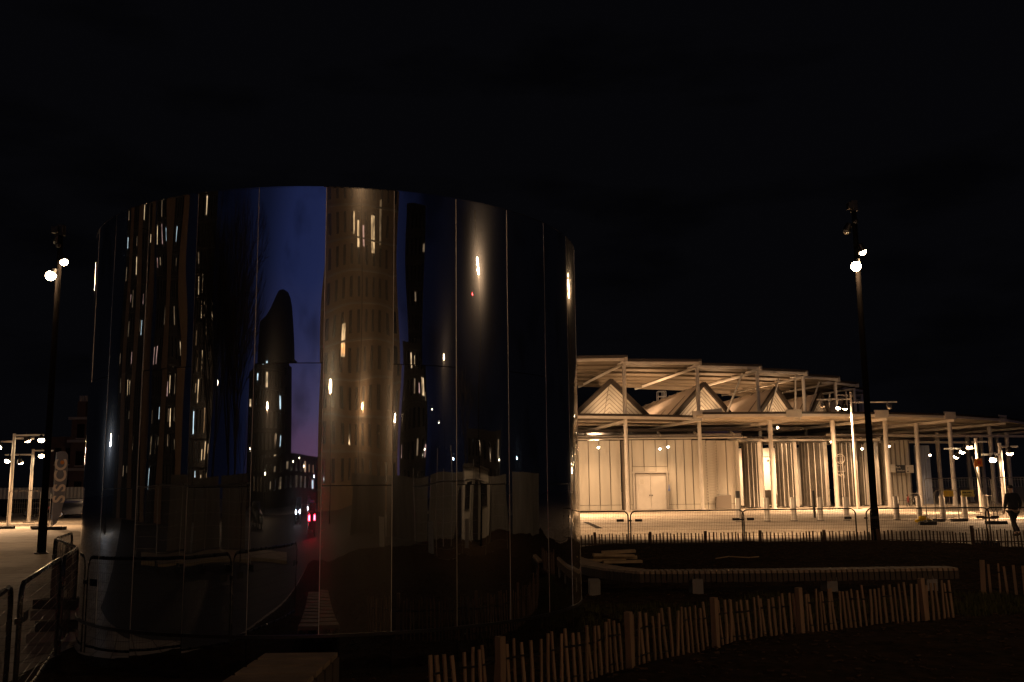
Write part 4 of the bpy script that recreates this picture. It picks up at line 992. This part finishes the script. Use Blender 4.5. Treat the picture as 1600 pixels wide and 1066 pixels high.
for i, (x, y, rz, hd) in enumerate([(-9.5, -40, 1.5, True), (-6, -48, 1.4, True), (59, 15, 2.8, True), (14, -30, .3, False), (20, -24, .8, False), (-20, -30, .4, False)]):
    car(x, y, rz, ['car with lit headlamps mirrored near the red tail lamps', 'farther car with lit headlamps mirrored near the red tail lamps', 'car with cold headlamps mirrored in the right dark panels', 'white car mirrored low in the brown panel', 'dark car mirrored low beside the white cabin', 'dark car mirrored in the left panels'][i], M_carw if i == 3 else None, head=hd)

# ------------------------------------------------------------------ the city behind the camera (seen in the mirror)
WIN = {}
def tower(name, cx, cy, w_, d_, h, face, nx, nz, m_, label, lit, cols, seed, fins=False, wz=1.7, z0=2, balcony=False, wfrac=.45, maxw=100, extra=(), group='city blocks mirrored in the drum'):
    """face: azimuth of the facade normal"""
    rr = random.Random(seed); root = empty(name, (cx, cy, 0), label, 'building', group); root.rotation_euler = (0, 0, face); ORG[root.name] = V((0, 0, 0))
    MB().box((0, d_/2, h/2), (w_, d_, h)).build('wall', m_, root)
    st = w_/nx; sz = (h-z0)/nz; cnt = 0
    dk = MB()
    for j in range(nz):
        for i in range(nx):
            x = -w_/2+st*(i+.5); z = z0+sz*(j+.5)
            if rr.random() < lit and cnt < maxw:
                c = cols[rr.randrange(len(cols))]
                MB().box((x+rr.uniform(-.2, .2)*st, -.04, z+rr.uniform(-.1, .1)*sz), (st*wfrac*rr.uniform(.35, 1.2), .1, wz*rr.uniform(.4, 1.1))).build('lit_window', c, root); cnt += 1
            else: dk.box((x, -.03, z), (st*wfrac, .08, wz))
    dk.build('dark_windows', M_glassd, root)
    b = MB()
    for j in range(nz+1): b.box((0, -.1, z0+sz*j), (w_+.1, .25, .18))
    b.build('floor_bands', M_ledge if m_ is M_towb else m_, root)
    for (px_, py_, ww, hh, mm_) in extra:
        MB().box((18.8-(px_-511)/106*37.6, -.1, 1.8+84*(.3114+(300-py_)*.00068)), (ww, .14, hh), M=Matrix.Rotation(.12 if hh > 4 else 0, 3, 'Y')).build('lit_window', mm_, root)
    if fins:
        b = MB()
        for i in range(0, nx+1, fins): b.box((-w_/2+st*i, -.35, h/2), (3.2, .8, h))
        b.build('facade_fins', M_finb, root)
    MB().box((0, d_/2, h+.3), (w_+.3, d_+.3, .6)).build('parapet', m_, root)
    return root
M_towb = mat('tower_brick', (.30, .21, .13), .85, 0, .2, .6, .2, 3); M_towd = mat('tower_dark', (.05, .045, .042), .7, 0, .3, .8); M_finb = mat('bronze_fins', (.24, .15, .09), .6, 0, .2, 2)
def room(name, col, st):
    m = emit(name, col, st); nt = m.node_tree; b = nt.nodes['Principled BSDF']; tc = nt.nodes.new('ShaderNodeTexCoord')
    n = nt.nodes.new('ShaderNodeTexNoise'); n.inputs['Scale'].default_value = .9; n.inputs['Detail'].default_value = 3
    r = nt.nodes.new('ShaderNodeMapRange'); r.inputs['From Min'].default_value = .35; r.inputs['From Max'].default_value = .7; r.inputs['To Min'].default_value = st*.15; r.inputs['To Max'].default_value = st*1.3
    nt.links.new(tc.outputs['Object'], n.inputs['Vector']); nt.links.new(n.outputs['Fac'], r.inputs['Value']); nt.links.new(r.outputs[0], b.inputs['Emission Strength']); return m
E_w = room('warm_window', (1, .68, .36), 1.7); E_c = room('cool_window', (.75, .95, 1), 2.3); E_y = room('yellow_window', (1, .55, .10), 2.); E_p = room('pinkish_window', (1, .6, .5), 1.); E_d = room('dim_window', (1, .7, .4), .3)
import mathutils
# residential towers at left (mirror azimuth -104 .. -58)
def face_to(x, y): return atan2(y-CY, x-CX) - pi/2
def tw(name, x, y, w_, d_, h, *a, **k): return tower(name, x, y, w_, d_, h, face_to(x, y), *a, **k)
tw('apartment_tower', -62.5, 14, 22, 14, 34, 13, 16, M_towd, 'leftmost apartment tower in the mirror, dark with bronze fins and cool lit windows', .30, [E_c, E_w, E_p, E_w, E_d, E_d, E_d], 3, fins=5, wz=1.2, wfrac=.22)
tw('apartment_tower', -58, -7, 16, 14, 36, 11, 17, M_towd, 'second apartment tower from the left in the mirror, with scattered white windows', .32, [E_c, E_c, E_w, E_p, E_d, E_d, E_d], 5, fins=6, wz=1.3, wfrac=.22)
tw('apartment_tower', -50, -25, 12, 12, 34, 8, 17, M_towd, 'narrow dark apartment tower beside the dark trees in the mirror', .28, [E_w, E_c, E_w, E_d, E_d], 8, wz=1.4, wfrac=.24)
tw('office_block', -55, -118, 34, 14, 20, 9, 6, M_towd, 'dark office block left below the round topped tower in the mirror', .12, [E_c, E_w], 11, wz=2.2)
# brown brick tower
tw('brick_tower', 20.0, -62.7, 45, 16, 34, 10, 10, M_towb, 'broad brown brick tower filling the filmed mirror panel', .0, [E_w, E_w, E_p], 21, wz=2.0, wfrac=.34, extra=((549, 337, .8, 2.2, E_w), (557, 356, 1.3, 2.6, E_w), (566, 358, .8, 2.0, E_p), (581, 352, 1.9, 3.6, E_w), (594, 330, 1.2, 4.2, E_d), (535, 528, 1.9, 2.8, E_w), (535, 541, 1.9, .8, E_w), (571, 628, .8, 1., E_w)))
tw('slender_tower', 72, -73, 17, 12, 37, 5, 11, M_towd, 'slender dark tower with few lit windows in the right blue mirror panel', .06, [E_p, E_w, E_d], 31, wz=2.)
tw('low_block', 60, -64, 18, 10, 17, 6, 5, M_towd, 'lower dark block left of the slender tower in the mirror', .22, [E_w, E_p, E_d], 33, wz=1.8)
tw('low_block', 70, -8, 26, 10, 6.5, 8, 2, M_towd, 'long low dark block in the right dark mirror panels', .12, [E_w, E_d, E_c], 36, wz=1.6)
tw('low_block', -22, -120, 60, 10, 6.5, 14, 2, M_towd, 'long low dark block on the mirrored horizon', .18, [E_w, E_d, E_c], 38, wz=1.6)
# round topped tower
rt = empty('curved_tower', (-53, -128, 0), 'dark tower with a swept rounded crown against the blue sky in the mirror', 'building'); rt.rotation_euler = (0, 0, face_to(-53, -128)); ORG[rt.name] = V((0, 0, 0))
prof = [(-x, z) for x, z in [(-20, 0), (22, 0), (22, 22), (19, 22.2), (18.6, 30.5), (17.5, 32), (15, 32.8), (9, 33), (3, 32.7), (0, 32.1), (-4, 31), (-8, 30), (-13, 29.2), (-20, 28.8)]][::-1]
MB().prism([(x, 0, z) for x, z in prof], (0, 14, 0)).build('wall', M_towd, rt)
rr = random.Random(12)
for j in range(7):
    for i in range(9):
        x = -15+i*3.7; z = 2.5+j*3.1
        lit_ = rr.random() < .10 or (j in (3, 4) and i in (3, 4)) or (j == 5 and i == 7)
        MB().box((x, -.05, z), (1.9, .12, 2.0 if lit_ else 1.4)).build('lit_window' if lit_ else 'dark_window', (E_c if rr.random() < .75 else E_w) if lit_ else M_glassd, rt)
# site hoardings and fences round the square behind the camera
M_site = mat('grey_site_hoarding', (.16, .15, .13), .7, 0, .3, .7)
hl = [(-70, -58), (-57, -44), (-43, -30), (14, 30), (31, 50), (51, 70), (72, 92), (94, 112)]
for i, (a0, a1) in enumerate(hl):
    R_ = 24 if a0 < 0 else 27
    q = [(CX+R_*sin(radians(a)), CY-3-R_*cos(radians(a))) for a in (a0, a1)]
    hoard(q[0], q[1], .02, 2.4, M_site, ['grey hoarding run mirrored below the left apartment towers', 'grey hoarding run mirrored under the narrow tower', 'grey hoarding run mirrored beneath the bare trees', 'grey hoarding run mirrored low in the brown panel', 'grey hoarding run mirrored below the slender tower', 'grey hoarding run mirrored below the long glare',
          'grey hoarding run mirrored in the first dark right panel', 'grey hoarding run mirrored in the last dark right panel'][i], pitch=1.2, group='site hoardings behind the camera', amp=.03)
for i, (a0, dd) in enumerate([(-88, 17), (-76, 15.5), (-64, 14.5), (-52, 14), (-40, 14), (44, 16.5), (56, 16), (68, 16), (80, 16.5)]):
    x, y = CX+dd*sin(radians(a0)), CY-3-dd*cos(radians(a0)); x2, y2 = CX+dd*sin(radians(a0+12)), CY-3-dd*cos(radians(a0+12))
    if i == 0: hproto = None
    heras((x, y), (x2, y2), 2.0, ['leftmost', 'second', 'third', 'fourth', 'fifth', 'sixth', 'seventh', 'eighth', 'ninth'][i]+' tall mesh fence panel from the left among those reflected in the drum', group='mesh fences reflected in the drum')
for i, (x, y, lx) in enumerate([(11.3, -.7, .8), (6.2, -5.5, .8), (15.3, 3.2, .8)]):
    o = MB().box((0, 0, .5), (lx, .05, 1.0)).box((-.3, 0, .0), (.06, .4, .06)).box((.3, 0, .0), (.06, .4, .06)).build('blank_board', M_signw); o.location = (x, y, .05); o.rotation_euler = (0, 0, atan2(y-CY, x-CX)-pi/2)
    tag(o, ['blank white board mirrored low left of the long glare', 'blank white board mirrored low in the brown panel', 'blank white board mirrored right of the long glare'][i], 'board', 'blank white boards behind the camera')
# bare street trees behind the camera
M_bark = mat('bark', (.05, .038, .028), .9, 0, .4, 8, .5, 20)
def tree(x, y, h, label, seed, dense=1.0, group='bare trees mirrored in the drum'):
    rr = random.Random(seed); root = empty('bare_tree', (x, y, 0), label, 'tree', group); ORG[root.name] = V((0, 0, 0))
    tk = MB(); tk.tube([(0, 0, 0), (.03*h, 0, h*.2), (.0, .02*h, h*.45)], [h*.018, h*.014, h*.010], 8); cr_ = MB()
    def grow(p, d, L, r, lv):
        q = p+d*L; cr_.tube([p, p+d*L*.5+V((rr.uniform(-1, 1), rr.uniform(-1, 1), 0))*L*.05, q], [r, r*.8, r*.55], 5 if lv < 3 else 3, cap=False)
        if lv >= 5 or r < .0035: return
        for k in range(3 if lv < 4 else 4):
            nd = (d+V((rr.uniform(-1, 1), rr.uniform(-1, 1), rr.uniform(-.3, .6)))*.75).normalized(); grow(q if k else p+d*L*rr.uniform(.5, .9), nd, L*rr.uniform(.6, .85), r*.6, lv+1)
    for k in range(int(5*dense)):
        a = rr.uniform(0, 6.28); z = h*rr.uniform(.2, .45); grow(V((0, 0, z)), V((cos(a)*.6, sin(a)*.6, .9)).normalized(), h*.2, h*.008, 1)
    tk.build('trunk', M_bark, root, smooth=True); cr_.build('crown', M_bark, root)
    return root
for tx_, ty_, th_, sd_, lb_ in ((-17.6, -10.7, 12.5, 2, 'dense bare tree silhouetted against the deep blue sky in the mirror'), (-20.5, -12, 13.5, 4, 'second bare tree just left of the dense one in the mirror'),
        (-24.5, -9, 13.5, 6, 'third bare tree, darkest, beside the narrow tower in the mirror'), (-22, -17, 15, 7, 'tall bare tree rising behind the dense one in the mirror'), (-27, -14, 15, 8, 'tallest bare tree of the mirrored row')):
    tree(tx_, ty_, th_, lb_, sd_, 2.4)
tree(-10.5, -3.4, 4.6, 'young slim sapling with a pale stem, mirrored in the left dark panel', 9, .8)
tree(24, -2, 7, 'bare tree mirrored in the right dark panels', 15, 1.0)
# small far street lamps and steel posts that only show as glints in the mirror
E_s = emit('far_lamp_glass', (1, .78, .5), 45); E_sc = emit('cold_lamp_glass', (.7, .9, 1), 45); E_r = emit('aviation_red', (1, .05, .05), 30)
sl_ = [(-19.2, -79.0, 4.7), (-18.4, -99.4, 5.8), (-11.2, -70.1, 4.1), (-3.7, -60.6, 3.1), (-23.8, -46.7, 3.3), (78.8, -50.9, 9.2), (74.0, -56.7, 10.8), (62.6, -54.1, 6.1), (51.3, -20.3, 4.0), (69.6, 4.1, 4.5), (59.8, 16.1, 4.0), (46.0, -8.6, 3.0), (-40.3, -61.1, 5.7), (112.2, -31.6, 28.1),]
wd = ['first', 'second', 'third', 'fourth', 'fifth', 'sixth', 'seventh', 'eighth', 'ninth', 'tenth', 'eleventh', 'twelfth', 'thirteenth', 'fourteenth']
for i, (x, y, z) in enumerate(sl_):
    r0 = empty('street_lamp', (x, y, 0), 'far street lamp, a small glint in the mirror, '+wd[i]+' of a scattered row' if i < 13 else 'tall thin mast with a red warning light, mirrored below the long glare', 'street lamp', 'far street lamps mirrored in the drum' if i < 13 else None)
    MB().tube([(x, y, 0), (x, y, z+.1)], [.09, .05], 8).build('pole', M_pole, r0)
    MB().box((x, y, z+.16), (.7, .3, .12)).build('lamp_head', M_dark, r0)
    MB().ball((x, y, z), .16 if i < 13 else .3, 10, (1, 1, .6)).build('lens', E_r if i == 13 else (E_sc if i in (8, 10, 3) else E_s), r0)
for i, (x, y, h_) in enumerate([(14.2, -3.4, 2.2), (15.0, -2.6, 3.0), (16.2, -2.0, 2.4), (17.4, -1.0, 3.2), (18.3, .4, 2.0), (19, 2.6, 2.7), (12.4, -6.0, 2.6), (18.8, 6.4, 2.2)]):
    o = MB().tube([(0, 0, 0), (0, 0, h_)], .075, 10).build('steel_post', M_galv, smooth=True); o.location = (x, y, 0)
    tag(o, wd[i]+' bare steel post of the loose group mirrored low on the right of the drum', 'post', 'steel posts mirrored in the drum')
# dark site cabin, far right things in the mirror
cb = empty('site_cabin', (22, 2, 0), 'pale site cabin mirrored low in the right hand panels', 'cabin'); cb.rotation_euler = (0, 0, 1.0); ORG[cb.name] = V((0, 0, 0))
MB().box((0, 0, 1.3), (6, 2.4, 2.4)).build('wall', M_hoard, cb); MB().box((0, 0, 2.55), (6.2, 2.6, .12)).build('roof', M_towd, cb)
for x in (-1.8, 1.6): MB().box((x, 1.22, 1.6), (1.2, .05, .8)).build('window', M_glassd, cb)
MB().box((0, 1.22, 1.1), (.85, .06, 2.0)).build('door', M_towd, cb)

# ------------------------------------------------------------------ cycles settings
cy = S.cycles
cy.use_denoising = True
cy.max_bounces = 8; cy.glossy_bounces = 5; cy.diffuse_bounces = 3; cy.sample_clamp_indirect = 6
for o in bpy.data.objects:
    pass
